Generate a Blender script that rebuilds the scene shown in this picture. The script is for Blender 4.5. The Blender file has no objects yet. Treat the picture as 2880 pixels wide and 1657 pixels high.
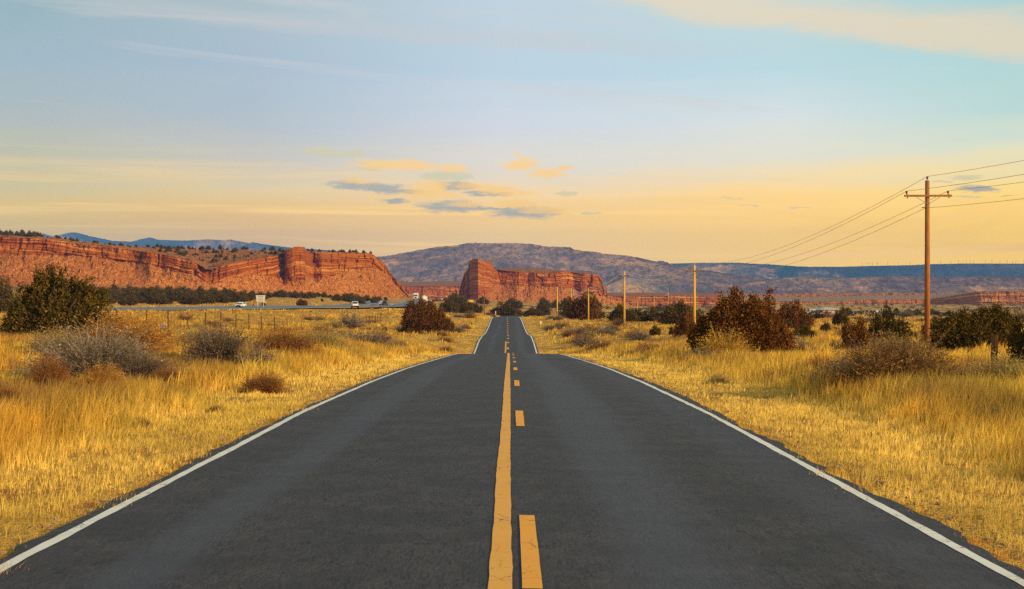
import bpy, math, random
import numpy as np
from mathutils import Vector, Matrix
# ------------------------------------------------------------------ camera, sky, sun, exposure
sc = bpy.context.scene
COL = sc.collection
R = math.radians
FX = 4000.0; CX = 1440.0; HY = 828.5          # focal length and centre in photograph pixels (2880 wide)
cam = bpy.data.cameras.new('camera'); camo = bpy.data.objects.new('camera', cam); COL.objects.link(camo)
cam.sensor_width = 36; cam.lens = 36 * FX / 2880; cam.clip_start = .1; cam.clip_end = 60000
camo.location = (0, 0, 0); camo.rotation_euler = (R(90), 0, 0)
sc.camera = camo
vs = sc.view_settings
sc.display_settings.display_device = 'sRGB'
vs.view_transform = 'Standard'; vs.look = 'None'; vs.exposure = 0.0; vs.gamma = 1.0; vs.use_curve_mapping = False
sc.cycles.use_denoising = False
sc.cycles.max_bounces = 5; sc.cycles.diffuse_bounces = 2; sc.cycles.glossy_bounces = 2
sc.cycles.transparent_max_bounces = 4; sc.cycles.volume_bounces = 0; sc.cycles.transmission_bounces = 1
sc.cycles.caustics_reflective = False; sc.cycles.caustics_refractive = False

SUN_EL = R(17); SUN_AZ = R(128)                # azimuth clockwise from +Y (view direction): behind right
sunvec = Vector((math.sin(SUN_AZ)*math.cos(SUN_EL), math.cos(SUN_AZ)*math.cos(SUN_EL), math.sin(SUN_EL)))
sl = bpy.data.lights.new('sun', 'SUN'); sl.energy = 4.2; sl.angle = R(9); sl.color = (1.0, .79, .47)
so = bpy.data.objects.new('sun', sl); COL.objects.link(so)
so.rotation_euler = (-sunvec).to_track_quat('-Z', 'Y').to_euler(); so.location = (0, 0, 50)

def lin(r, g, b):
    f = lambda c: ((c/255+.055)/1.055)**2.4 if c/255 > .04045 else c/255/12.92
    return (f(r), f(g), f(b), 1)

class NT:
    """small node tree helper"""
    def __init__(s, nt): s.nt = nt; s.n = nt.nodes; s.l = nt.links
    def new(s, t, **k):
        n = s.n.new(t)
        for a, v in k.items(): setattr(n, a, v)
        return n
    def put(s, sock, v):
        if v is None: return
        if hasattr(v, 'is_output') or isinstance(v, bpy.types.NodeSocket): s.l.new(v, sock)
        else: sock.default_value = v
    def math(s, op, a, b=None, c=None, clamp=False):
        n = s.new('ShaderNodeMath', operation=op, use_clamp=clamp)
        s.put(n.inputs[0], a); s.put(n.inputs[1], b)
        if c is not None: s.put(n.inputs[2], c)
        return n.outputs[0]
    def vmath(s, op, a, b=None):
        n = s.new('ShaderNodeVectorMath', operation=op); s.put(n.inputs[0], a)
        if b is not None: s.put(n.inputs[3 if op == 'SCALE' else 1], b)
        return n.outputs['Value'] if op in ('LENGTH', 'DISTANCE', 'DOT_PRODUCT') else n.outputs[0]
    def ramp(s, fac, stops, interp='LINEAR'):
        n = s.new('ShaderNodeValToRGB'); cr = n.color_ramp; cr.interpolation = interp
        while len(cr.elements) < len(stops): cr.elements.new(.5)
        for e, (p, c) in zip(cr.elements, stops):
            e.position = p; e.color = c if len(c) == 4 else (*c, 1)
        s.put(n.inputs[0], fac); return n.outputs[0]
    def mapr(s, v, a, b, c=0., d=1., smooth=False):
        n = s.new('ShaderNodeMapRange'); n.interpolation_type = 'SMOOTHSTEP' if smooth else 'LINEAR'
        s.put(n.inputs[0], v)
        for i, x in enumerate((a, b, c, d)): n.inputs[i+1].default_value = x
        return n.outputs[0]
    def mix(s, f, a, b, blend='MIX'):
        n = s.new('ShaderNodeMix', data_type='RGBA', blend_type=blend)
        s.put(n.inputs[0], f)
        for i, v in ((6, a), (7, b)):
            s.put(n.inputs[i], (*v, 1) if isinstance(v, tuple) and len(v) == 3 else v)
        return n.outputs[2]
    def noise(s, vec, scale, detail=4, rough=.55, dist=0., out=0):
        n = s.new('ShaderNodeTexNoise'); s.put(n.inputs['Vector'], vec)
        n.inputs['Scale'].default_value = scale; n.inputs['Detail'].default_value = detail
        n.inputs['Roughness'].default_value = rough; n.inputs['Distortion'].default_value = dist
        return n.outputs[out]
    def xyz(s, v):
        n = s.new('ShaderNodeSeparateXYZ'); s.put(n.inputs[0], v); return n.outputs
    def comb(s, x, y, z):
        n = s.new('ShaderNodeCombineXYZ')
        for i, v in enumerate((x, y, z)): s.put(n.inputs[i], v)
        return n.outputs[0]

HAZE = 6.0e-5; AIR = (.12, .26, .52)        # haze density and the light it scatters
world = bpy.data.worlds.new("World"); sc.world = world; world.use_nodes = True
def build_world():
    T = NT(world.node_tree); T.n.clear()
    out = T.new('ShaderNodeOutputWorld'); bg = T.new('ShaderNodeBackground'); T.l.new(bg.outputs[0], out.inputs[0])
    tc = T.new('ShaderNodeTexCoord'); x, y, z = T.xyz(tc.outputs['Generated'])[0:3]
    h = T.math('SQRT', T.math('ADD', T.math('MULTIPLY', x, x), T.math('MULTIPLY', y, y)))
    el = T.math('DIVIDE', z, T.math('MAXIMUM', h, .001))
    az = T.math('ARCTAN2', x, y)
    # warped sky bands
    p0 = T.comb(T.math('MULTIPLY', az, 2.2), T.math('MULTIPLY', el, 16), 0.)
    n0 = T.noise(p0, 1.0, 5, .55, .4)
    n1 = T.noise(T.comb(T.math('MULTIPLY', az, 5.), T.math('MULTIPLY', el, 55), 3.), 1.0, 6, .6, .6)
    el2 = T.math('ADD', el, T.math('MULTIPLY', T.math('SUBTRACT', n0, .5), .055))
    el2 = T.math('ADD', el2, T.math('MULTIPLY', T.math('SUBTRACT', n1, .5), .020))
    f = T.mapr(el2, 0., .25)
    es = (.0, .032, .047, .057, .072, .095, .12, .157, .2)
    def mk(cs):
        out = []
        for e_, c_ in zip(es, [cs[0]]+cs):
            L_ = min(11000., 520/max(e_, .001)); t_ = math.exp(-HAZE*L_); l_ = lin(*c_)
            out.append((e_/.25, tuple(max(.01, (l_[k_]-(1-t_)*AIR[k_])/t_) for k_ in range(3))))
        return out
    Ls = T.ramp(f, mk([(195,172,145),(198,175,142),(208,182,140),(200,186,152),(182,184,172),(168,180,188),(158,180,194),(148,176,186)]))
    Ms = T.ramp(f, mk([(204,174,150),(210,177,148),(220,187,146),(218,198,166),(195,192,190),(178,188,200),(165,185,205),(170,188,198)]))
    Cs = T.ramp(f, mk([(224,194,160),(228,196,158),(234,198,155),(243,211,170),(220,215,210),(206,213,226),(186,208,226),(190,208,222)]))
    Rs = T.ramp(f, mk([(240,202,148),(242,204,148),(247,206,146),(251,215,158),(225,222,210),(210,222,228),(186,216,226),(190,215,220)]))
    Es = T.ramp(f, mk([(250,208,122),(246,206,125),(250,212,135),(246,218,160),(215,222,205),(186,216,216),(176,213,217),(172,208,212)]))
    base = T.mix(T.mapr(az, -.33, -.18), Ls, Ms)
    base = T.mix(T.mapr(az, -.18, -.01), base, Cs)
    base = T.mix(T.mapr(az, -.01, .19), base, Rs)
    base = T.mix(T.mapr(az, .19, .33), base, Es)
    def cl(r_, g_, b_, e_=.06):
        t_ = math.exp(-HAZE*min(11000., 520/e_)); l_ = lin(r_, g_, b_)
        return tuple(max(.01, (l_[k_]-(1-t_)*AIR[k_])/t_) for k_ in range(3))+(1,)
    # faint streaks of high cloud
    n2 = T.noise(T.comb(T.math('MULTIPLY', az, 3.), T.math('ADD', T.math('MULTIPLY', el, 38), T.math('MULTIPLY', az, 3.)), 9.), 1.0, 6, .6, .8)
    m = T.math('MULTIPLY', T.mapr(n2, .52, .72, smooth=True), T.mapr(el, .06, .12, 0, .45))
    base = T.mix(m, base, lin(226, 216, 210))
    n3 = T.noise(T.comb(T.math('MULTIPLY', az, 2.), T.math('MULTIPLY', el, 60), 19.), 1.0, 5, .6, .5)
    m = T.math('MULTIPLY', T.mapr(n3, .5, .68, smooth=True), T.mapr(el, .105, .05, 0, .8))
    base = T.mix(m, base, cl(255, 212, 150))
    n5 = T.noise(T.comb(T.math('MULTIPLY', az, 4.), T.math('MULTIPLY', el, 34), 29.), 1.0, 6, .65, 1.)
    m = T.math('MULTIPLY', T.mapr(n5, .50, .66, smooth=True), T.mapr(el, .10, .03, 0, .30))
    base = T.mix(m, base, cl(220, 182, 145, .04))
    # single clouds
    wn = T.noise(T.comb(T.math('MULTIPLY', az, 60), T.math('MULTIPLY', el, 240), 0.), 1.0, 5, .62, .3, out=1)
    wv = T.vmath('MULTIPLY', T.vmath('SUBTRACT', wn, (.5, .5, .5)), (.026, .0085, 0))
    v = T.vmath('ADD', T.comb(az, el, 0.), wv)
    k = .3793
    B = [(245,75,75,22,'G'),(360,98,60,18,'G'),(500,98,80,20,'G'),
     (850,172,240,30,'P'),(640,190,90,20,'G'),(1250,190,90,16,'P'),(1210,250,140,30,'G'),(1310,262,70,20,'G'),
     (510,322,130,24,'B'),(540,300,90,14,'P'),(720,345,150,20,'B'),(900,365,130,15,'B'),(1090,345,110,46,'P'),(1080,385,150,24,'P'),
     (1290,327,120,24,'B'),(1420,325,120,20,'P'),(1560,350,140,22,'P'),(1520,378,140,13,'B'),(1700,385,120,14,'P'),
     (1230,480,170,34,'B'),(1340,465,110,14,'P'),(820,437,80,9,'B'),(1400,490,120,16,'B'),
     (1710,458,120,26,'P'),(1790,525,190,28,'B'),(1930,512,150,20,'P'),(1600,498,90,9,'B'),
     (1760,172,110,24,'P'),(1950,230,90,28,'P'),(2060,195,42,20,'P'),(1780,130,40,11,'P'),(1730,88,28,11,'P'),
     (2090,375,60,9,'G'),(2270,530,80,7,'G')]
    W = [(800+cx*k, 400+cy*k, w*k, hh*k*1.15, c) for cx, cy, w, hh, c in B]
    W += [(2500+cx*.2198, 440+cy*.2198, w*.2198, hh*.2198*1.1, c) for cx, cy, w, hh, c in
          [(980,340,130,26,'G'),(1130,485,160,28,'B'),(700,385,80,10,'G'),(950,570,140,12,'G'),(950,425,90,10,'G'),(1500,573,110,8,'B')]]
    W += [(2060,563,20,2,'G'),(2110,582,16,1.6,'G'),(2250,590,20,1.8,'G'),(1160,730,1,1,'G')]
    masks = {}
    for cx, cy, w, hh, c in W:
        mp = T.new('ShaderNodeMapping', vector_type='TEXTURE')
        T.l.new(v, mp.inputs[0])
        mp.inputs['Location'].default_value = (math.atan((cx-CX)/FX), (HY-cy)/FX, 0)
        mp.inputs['Scale'].default_value = (w/FX*2.05, hh/FX*1.75, 1)
        mp.inputs['Rotation'].default_value = (0, 0, -.02)
        g = T.mapr(T.vmath('LENGTH', mp.outputs[0]), 1.2, .1, 0, 1, True)
        masks[c] = g if c not in masks else T.math('MAXIMUM', masks[c], g)
    fn = T.noise(T.comb(T.math('MULTIPLY', az, 170), T.math('MULTIPLY', el, 620), 4.), 1.0, 5, .65, .6)
    for q_ in masks: masks[q_] = T.mapr(T.math('ADD', masks[q_], T.math('MULTIPLY', T.math('SUBTRACT', fn, .5), .8)), .15, .95, 0, 1, True)
    base = T.mix(T.math('MULTIPLY', masks['G'], .7), base, cl(206, 200, 168, .1))
    base = T.mix(T.math('MULTIPLY', masks['B'], .95), base, cl(168, 170, 172, .08))
    base = T.mix(T.math('MULTIPLY', masks['P'], .75), base, cl(252, 204, 132, .09))
    # broad cream cloud bank in the upper right
    n4 = T.noise(T.comb(T.math('MULTIPLY', az, 9.), T.math('MULTIPLY', el, 40), 5.), 1.0, 6, .6, .5)
    dd = T.math('ADD', el, T.math('MULTIPLY', az, .165))
    dd = T.math('ADD', dd, T.math('MULTIPLY', T.math('SUBTRACT', n4, .5), .034))
    mA = T.math('MULTIPLY', T.mapr(dd, .207, .222, 0, 1, True), T.mapr(dd, .250, .228, 0, 1, True))
    mA = T.math('MULTIPLY', mA, T.mapr(az, .0, .12, 0, 1, True))
    mA = T.math('MULTIPLY', mA, T.mapr(az, .6, .45, 0, 1, True))
    base = T.mix(T.math('MULTIPLY', mA, .8), base, lin(246, 224, 186))
    dd2 = T.math('ADD', T.math('ADD', el, T.math('MULTIPLY', az, .06)), T.math('MULTIPLY', T.math('SUBTRACT', n4, .5), .02))
    mB = T.math('MULTIPLY', T.mapr(dd2, .170, .176, 0, 1, True), T.mapr(dd2, .190, .180, 0, 1, True))
    mB = T.math('MULTIPLY', mB, T.mapr(az, -.36, -.28, 0, 1, True))
    mB = T.math('MULTIPLY', mB, T.mapr(az, .25, .02, 0, .35, True))
    base = T.mix(mB, base, lin(214, 208, 205))
    # zenith
    base = T.mix(T.mapr(el, .22, 1.6, 0, 1, True), base, lin(108, 122, 142))
    # below horizon: earth tone
    base = T.mix(T.mapr(el, -.002, -.05, 0, 1, True), base, (.25, .15, .07))
    sky = T.new('ShaderNodeTexSky', sky_type='NISHITA'); sky.sun_disc = False
    sky.sun_elevation = SUN_EL; sky.sun_rotation = SUN_AZ
    tot = T.mix(1.0, base, T.vmath('SCALE', sky.outputs[0], .01), 'ADD')
    T.l.new(tot, bg.inputs[0]); bg.inputs[1].default_value = .97
build_world()

# ------------------------------------------------------------------ helpers
def tag(o, label=None, cat=None, group=None, kind=None):
    if label: o['label'] = label
    if cat: o['category'] = cat
    if group: o['group'] = group
    if kind: o['kind'] = kind
    return o
def empty(name, loc=(0, 0, 0), rz=0., **k):
    o = bpy.data.objects.new(name, None); COL.objects.link(o); o.empty_display_size = .3
    o.location = loc; o.rotation_euler = (0, 0, rz); return tag(o, **k)
def link(name, me, parent=None, **k):
    o = bpy.data.objects.new(name, me); COL.objects.link(o)
    if parent is not None: o.parent = parent
    return tag(o, **k)
def copy_tree(o, parent=None):
    c = o.copy(); COL.objects.link(c)
    if parent is not None: c.parent = parent
    for ch in list(o.children): copy_tree(ch, c)
    return c
def mesh_np(name, V, faces, mats=None, col=None, smooth=False, attrs=None):
    """faces: list of int arrays (n,k)"""
    me = bpy.data.meshes.new(name); V = np.asarray(V, np.float32)
    me.vertices.add(len(V)); me.vertices.foreach_set('co', V.ravel())
    L = np.concatenate([f.ravel() for f in faces]).astype(np.int32)
    tot = np.concatenate([np.full(len(f), f.shape[1], np.int32) for f in faces])
    st = np.concatenate([[0], np.cumsum(tot)[:-1]]).astype(np.int32)
    me.loops.add(len(L)); me.loops.foreach_set('vertex_index', L)
    me.polygons.add(len(tot)); me.polygons.foreach_set('loop_start', st)
    try: me.polygons.foreach_set('loop_total', tot)
    except Exception: pass
    me.update(calc_edges=True)
    me.polygons.foreach_set('use_smooth', np.full(len(tot), smooth, bool))
    if col is not None:
        a = me.color_attributes.new('col', 'FLOAT_COLOR', 'POINT')
        c4 = np.ones((len(V), 4), np.float32); c4[:, :3] = col
        a.data.foreach_set('color', c4.ravel())
    for nm, arr in (attrs or {}).items():
        a = me.attributes.new(nm, 'FLOAT', 'POINT'); a.data.foreach_set('value', np.asarray(arr, np.float32))
    for m in (mats or []): me.materials.append(m)
    return me
def grid_faces(nr, nc):
    i = np.arange(nr-1)[:, None]*nc + np.arange(nc-1)[None, :]
    i = i.ravel(); return np.stack([i, i+1, i+nc+1, i+nc], 1)

class MB:
    """collects simple solids; build() links them as one mesh object"""
    def __init__(s): s.v = []; s.f = []
    def add(s, vs, fs):
        b = len(s.v); s.v += [tuple(p) for p in vs]; s.f += [tuple(b+i for i in f) for f in fs]; return s
    def box(s, c, d, taper=1., rz=0.):
        x, y, z = c; a, b, h = d[0]/2, d[1]/2, d[2]/2
        P = [(-a,-b,-h),(a,-b,-h),(a,b,-h),(-a,b,-h),(-a*taper,-b*taper,h),(a*taper,-b*taper,h),(a*taper,b*taper,h),(-a*taper,b*taper,h)]
        cs, sn = math.cos(rz), math.sin(rz)
        P = [(x+p[0]*cs-p[1]*sn, y+p[0]*sn+p[1]*cs, z+p[2]) for p in P]
        return s.add(P, [(0,3,2,1),(4,5,6,7),(0,1,5,4),(1,2,6,5),(2,3,7,6),(3,0,4,7)])
    def tube(s, pts, rad, n=8, caps=True):
        pts = [Vector(p) for p in pts]; rs = rad if isinstance(rad, (list, tuple)) else [rad]*len(pts)
        V = []
        for i, p in enumerate(pts):
            t = (pts[min(i+1, len(pts)-1)] - pts[max(i-1, 0)]).normalized()
            up = Vector((0, 0, 1)) if abs(t.z) < .9 else Vector((0, 1, 0))
            a = t.cross(up).normalized(); b = a.cross(t)
            for j in range(n):
                q = 2*math.pi*j/n; V.append(p + (a*math.cos(q)+b*math.sin(q))*rs[i])
        F = [(i*n+j, (i+1)*n+j, (i+1)*n+(j+1) % n, i*n+(j+1) % n) for i in range(len(pts)-1) for j in range(n)]
        if caps: F += [tuple(range(n)), tuple(reversed(range((len(pts)-1)*n, len(pts)*n)))]
        return s.add(V, F)
    def prism(s, prof, x0, x1, inset=0.):
        """side profile in (y,z) extruded along x; inset narrows nothing by default"""
        n = len(prof)
        V = [(x0, y, z) for y, z in prof] + [(x1, y, z) for y, z in prof]
        F = [tuple(range(n)), tuple(reversed(range(n, 2*n)))] + [(i, n+i, n+(i+1) % n, (i+1) % n) for i in range(n)]
        return s.add(V, F)
    def poly(s, pts): return s.add(pts, [tuple(range(len(pts)))])
    def build(s, name, mat, parent=None, bevel=0., smooth=False, **k):
        me = bpy.data.meshes.new(name); me.from_pydata(s.v, [], s.f); me.materials.append(mat)
        if smooth:
            for p in me.polygons: p.use_smooth = True
        o = link(name, me, parent, **k)
        if bevel:
            m = o.modifiers.new('bevel', 'BEVEL'); m.width = bevel; m.segments = 2; m.limit_method = 'ANGLE'
        return o

# numpy value noise
def _h(ix, iy, iz, seed):
    h = (ix.astype(np.int64)*374761393 + iy.astype(np.int64)*668265263 + iz.astype(np.int64)*2147483647 + seed*974634777) & 0xffffffff
    h = ((h ^ (h >> 13))*1274126177) & 0xffffffff
    h = ((h ^ (h >> 16))*2246822519) & 0xffffffff
    return ((h ^ (h >> 15)) & 0xffffff)/float(0xffffff)
def vn(x, y, seed=0, z=None):
    x = np.asarray(x, float); y = np.asarray(y, float); x, y = np.broadcast_arrays(x, y)
    ix = np.floor(x); iy = np.floor(y); fx = x-ix; fy = y-iy
    fx = fx*fx*(3-2*fx); fy = fy*fy*(3-2*fy); o = np.zeros_like(ix)
    a = _h(ix, iy, o, seed); b = _h(ix+1, iy, o, seed); c = _h(ix, iy+1, o, seed); d = _h(ix+1, iy+1, o, seed)
    return (a*(1-fx)+b*fx)*(1-fy) + (c*(1-fx)+d*fx)*fy
def fbm(x, y, seed=0, oct=4, g=.5):
    s = 0.; a = 1.; t = 0.
    for i in range(oct):
        s = s + a*vn(np.asarray(x)*2**i, np.asarray(y)*2**i, seed+i*17); t += a; a *= g
    return s/t
def sstep(a, b, x):
    t = np.clip((x-a)/(b-a), 0, 1); return t*t*(3-2*t)

# ------------------------------------------------------------------ materials
def mat(name):
    m = bpy.data.materials.new(name); m.use_nodes = True; T = NT(m.node_tree)
    return m, T, T.n['Principled BSDF']
def plain(name, c, rough=.7, metal=0., var=.12, scale=3., spec=.4):
    m, T, b = mat(name)
    tc = T.new('ShaderNodeTexCoord').outputs['Object']
    n = T.noise(tc, scale, 4)
    col = T.mix(n, tuple(x*(1-var) for x in c), tuple(min(1, x*(1+var)) for x in c))
    T.put(b.inputs['Base Color'], col); b.inputs['Roughness'].default_value = rough; b.inputs['Metallic'].default_value = metal
    b.inputs['Specular IOR Level'].default_value = spec
    return m
def vcol_mat(name, transl=.25, rough=.8, spec=.15, gain=1.):
    m, T, b = mat(name)
    a = T.new('ShaderNodeAttribute', attribute_name='col')
    c = T.vmath('SCALE', a.outputs['Color'], gain)
    T.put(b.inputs['Base Color'], c); b.inputs['Roughness'].default_value = rough
    b.inputs['Specular IOR Level'].default_value = spec
    if transl:
        tr = T.new('ShaderNodeBsdfTranslucent'); T.put(tr.inputs[0], c)
        mx = T.new('ShaderNodeMixShader'); mx.inputs[0].default_value = transl
        T.l.new(b.outputs[0], mx.inputs[1]); T.l.new(tr.outputs[0], mx.inputs[2])
        T.l.new(mx.outputs[0], T.n['Material Output'].inputs['Surface'])
    return m
M = {}
M['grass'] = vcol_mat('dry_grass', .30)
M['leaf'] = vcol_mat('juniper_leaf', .12)
M['twig'] = vcol_mat('shrub_twig', .15)
M['bark'] = plain('bark', (.07, .045, .03), .9, scale=12, var=.4)
def wood_mat(name, c1, c2):
    m, T, b = mat(name)
    tc = T.new('ShaderNodeTexCoord').outputs['Object']; x, y, z = T.xyz(tc)[0:3]
    n = T.noise(T.comb(T.math('MULTIPLY', x, 30), T.math('MULTIPLY', y, 30), T.math('MULTIPLY', z, 1.5)), 1., 5, .6)
    n2 = T.noise(T.comb(x, y, T.math('MULTIPLY', z, .6)), 1.2, 3)
    c = T.mix(T.mapr(n, .35, .68), c1, c2); c = T.mix(T.mapr(n2, .4, .7, 0, .5), c, c1)
    T.put(b.inputs['Base Color'], c); b.inputs['Roughness'].default_value = .85
    return m
M['pole'] = wood_mat('pole_wood', (.26, .075, .016), (.52, .20, .038))
M['pole_far'] = wood_mat('weathered_pole_wood', (.62, .30, .035), (.90, .52, .06))
M['pole_dark'] = wood_mat('creosote_wood', (.12, .05, .025), (.24, .10, .04))
M['porcelain'] = plain('porcelain', (.06, .05, .05), .3)
M['porcelain_pale'] = plain('pale_porcelain', (.55, .5, .45), .3)
M['steel'] = plain('galvanised_steel', (.35, .33, .31), .5, .6)
M['wire'] = plain('wire', (.42, .36, .30), .5, .3)
M['wire_pale'] = plain('pale_wire', (.85, .75, .66), .5)
M['rust'] = plain('rusty_steel', (.10, .045, .025), .8)
M['white'] = plain('white_paint', (.80, .78, .74), .4, spec=.5)
M['cream'] = plain('cream_paint', (.75, .68, .55), .5)
M['black'] = plain('black_rubber', (.015, .015, .017), .8)
M['dark'] = plain('dark_paint', (.03, .04, .06), .3, spec=.5)
M['glass'] = plain('vehicle_glass', (.02, .05, .08), .08, spec=.8)
M['lamp'] = plain('lamp_lens', (.8, .78, .7), .2)
M['red'] = plain('red_lens', (.5, .02, .01), .3)
M['tan'] = plain('tan_wall', (.55, .36, .18), .8)
M['roof'] = plain('metal_roof', (.66, .54, .42), .9, spec=.1)
M['redpaint'] = plain('red_door', (.5, .07, .04), .6)
M['yellow'] = plain('yellow_sign', (.85, .48, .02), .5, var=.04)
M['signgrey'] = plain('sign_panel', (.60, .53, .45), .6)
M['signtext'] = plain('sign_lettering', (.22, .18, .14), .6)
M['blue'] = plain('blue_plastic', (.03, .22, .62), .5)
M['turbine'] = plain('turbine_paint', (.45, .38, .34), .5)
# ------------------------------------------------------------------ terrain function
PD = np.array([-60,0,12.4,24.6,36.8,49,61.2,73.4,85.6,97.7,110,125,140,150,161,170,179,192,208,220,232,250,265,280,294,310,327,345,370,403,430,460,500,560])
PV = [1.4,1.87,1.957,2.055,2.27,2.57,2.92,3.30,3.68,4.08,4.65,5.6,6.4,6.72,6.69,6.44,6.2,6.05,6.02,6.24,6.48,6.62,6.55,6.45,6.36,6.14,5.95,5.9,6.0,6.36,6.74,7.4,8.9,9.2]
def P(y): return -np.interp(y, PD, PV)
RD = np.array([-60,0,60,100,161,208,232,294,327,403,430,460,520,600,650,750,1000,1200,1500])
RX = np.array([.1,.02,-.08,-.16,-.63,-.70,-.85,-1.05,-1.2,-1.5,.2,4.2,14,30,41,58,90,115,150])
def road_x(y): return np.interp(y, RD, RX)
cols_tab = {
 -1440: [(0,1.87),(12,1.95),(25,2.0),(50,2.15),(85,2.5),(105,2.7),(150,3.2),(220,3.8),(330,4.1),(380,3.9),(480,3.5),(600,2.4),(800,0),(950,-5),(1500,-9),(6000,-6)],
 -1000: [(0,1.87),(12,1.95),(25,2.0),(50,2.2),(85,2.5),(97,2.65),(150,3.2),(220,3.7),(350,3.95),(480,3.5),(600,2.6),(800,1.0),(950,-2.5),(1500,-6),(6000,-6)],
 -600: [(0,1.87),(12,1.95),(25,2.05),(50,2.3),(85,2.9),(105,3.2),(150,4.1),(220,4.6),(300,4.3),(400,3.85),(550,3.4),(800,2.0),(1100,.6),(1500,-3),(6000,-8)],
 -350: [(0,1.87),(12,1.95),(25,2.05),(50,2.45),(85,3.3),(105,4.0),(150,5.2),(210,5.5),(300,4.9),(420,4.3),(500,4.3),(700,3.9),(860,2.7),(1300,2.8),(2200,9),(6000,-10)],
 -120: [(0,1.87),(12,1.95),(25,2.05),(50,2.6),(85,3.6),(105,4.4),(150,6.4),(210,5.9),(300,6.1),(380,6.0),(430,6.5),(550,7.2),(700,6),(1200,6.2),(2400,11),(6000,-20)],
 0: [(0,1.87),(12,1.95),(25,2.05),(50,2.6),(85,3.66),(105,4.5),(150,6.7),(208,6.0),(265,6.5),(330,5.93),(430,6.7),(500,8.9),(560,9.2),(620,8.8),(700,8.4),(900,7.5),(1200,7.2),(1600,9),(2400,12),(6000,-20)],
 120: [(0,1.87),(12,1.95),(25,2.05),(50,2.6),(85,3.6),(105,4.3),(150,6.2),(208,5.9),(265,6.4),(330,6.1),(430,6.75),(500,9),(560,9.2),(620,8.8),(750,8.8),(1000,9.5),(1300,8.6),(1600,9),(2400,14),(6000,0)],
 350: [(0,1.87),(12,1.95),(25,2.05),(50,2.5),(85,3.5),(105,4.1),(150,5.6),(210,5.8),(300,6.4),(430,6.6),(520,8.3),(600,8.2),(650,8.6),(750,9.2),(1000,10),(1500,13),(1800,16.6),(2400,16),(3500,10),(6000,2)],
 700: [(0,1.87),(12,1.95),(25,2.0),(50,2.35),(75,3.1),(94,3.6),(150,4.4),(220,5.0),(300,5.6),(430,6.9),(700,10.5),(1050,14.4),(1600,15.2),(2400,16),(3500,13),(6000,0)],
 1100: [(0,1.87),(12,1.95),(25,2.0),(50,2.3),(75,3.05),(94,3.55),(150,4.4),(220,5.1),(300,5.8),(430,7.2),(700,11),(1050,15),(1600,15.5),(2400,16),(3500,13),(6000,0)],
 1440: [(0,1.87),(12,1.95),(25,2.0),(50,2.3),(75,3.05),(94,3.55),(150,4.5),(220,5.4),(300,6.4),(430,8.2),(700,13),(1050,17),(1600,17),(2400,16),(3500,13),(6000,0)],
}
_us = sorted(cols_tab); LD = np.linspace(math.log(8), math.log(60000), 240)
TAB = np.array([[np.interp(math.exp(l), [p[0] for p in cols_tab[u]], [p[1] for p in cols_tab[u]]) for l in LD] for u in _us])
IP = np.array([(-230,300),(-150,318),(-100,340),(-72,370),(-50,425),(-45,500),(-50,600),(-57,720),(-61,860),(-66,1050),(-72,1300),(-78,1500)], float)
def ip_off(y): return np.interp(y, IP[:, 1], IP[:, 0])
def ip_dist(x, y):
    best = np.full(np.shape(x), 1e9)
    for (x0, y0), (x1, y1) in zip(IP[:-1], IP[1:]):
        dx, dy = x1-x0, y1-y0; t = np.clip(((x-x0)*dx+(y-y0)*dy)/(dx*dx+dy*dy), 0, 1)
        best = np.minimum(best, np.hypot(x-x0-t*dx, y-y0-t*dy))
    return best
def H(x, y, rough=True):
    x = np.asarray(x, float); y = np.asarray(y, float); x, y = np.broadcast_arrays(x, y)
    d = np.maximum(y, 8.); u = np.clip(4000*x/d, -1440, 1440)
    ui = np.clip(np.searchsorted(_us, u, side='right')-1, 0, len(_us)-2)
    ua = np.array(_us)[ui]; ub = np.array(_us)[ui+1]; fu = (u-ua)/(ub-ua); fu = fu*fu*(3-2*fu)
    li = (np.log(d)-LD[0])/(LD[1]-LD[0]); li = np.clip(li, 0, len(LD)-1.001); i0 = li.astype(int); fl = li-i0
    z = -((TAB[ui, i0]*(1-fl)+TAB[ui, i0+1]*fl)*(1-fu) + (TAB[ui+1, i0]*(1-fl)+TAB[ui+1, i0+1]*fl)*fu)
    a = np.abs(x-road_x(y))
    if rough:
        m = sstep(4.5, 12, a)*sstep(11, 26, ip_dist(x, y))
        amp = np.interp(d, [8, 60, 200, 600, 1500, 6000], [.10, .22, .45, .9, 2.0, 6.])
        z = z + m*amp*2*(fbm(x/9, y/14, 5, 4)-.5)
    w = (1-sstep(4.2, 11, a))*(1-sstep(415, 440, y))
    z = z*(1-w) + (P(y)-.05)*w
    w2 = (1-sstep(5, 14, a))*sstep(425, 450, y)
    z = z - w2*.10
    return z
def Hs(x, y, rough=True): return float(H(np.array([x]), np.array([y]), rough)[0])
def at(px, py, d0=9., d1=6000.):
    """point of the terrain seen in photograph pixel px,py (nearest one beyond d0)"""
    ds = np.exp(np.linspace(math.log(d0), math.log(d1), 900)); xs = (px-CX)/FX*ds
    v = HY + -H(xs, ds)/ds*FX
    k = np.where(v <= py)[0]
    i = k[0] if len(k) else int(np.argmin(np.abs(v-py)))
    return float(xs[i]), float(ds[i])
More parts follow.
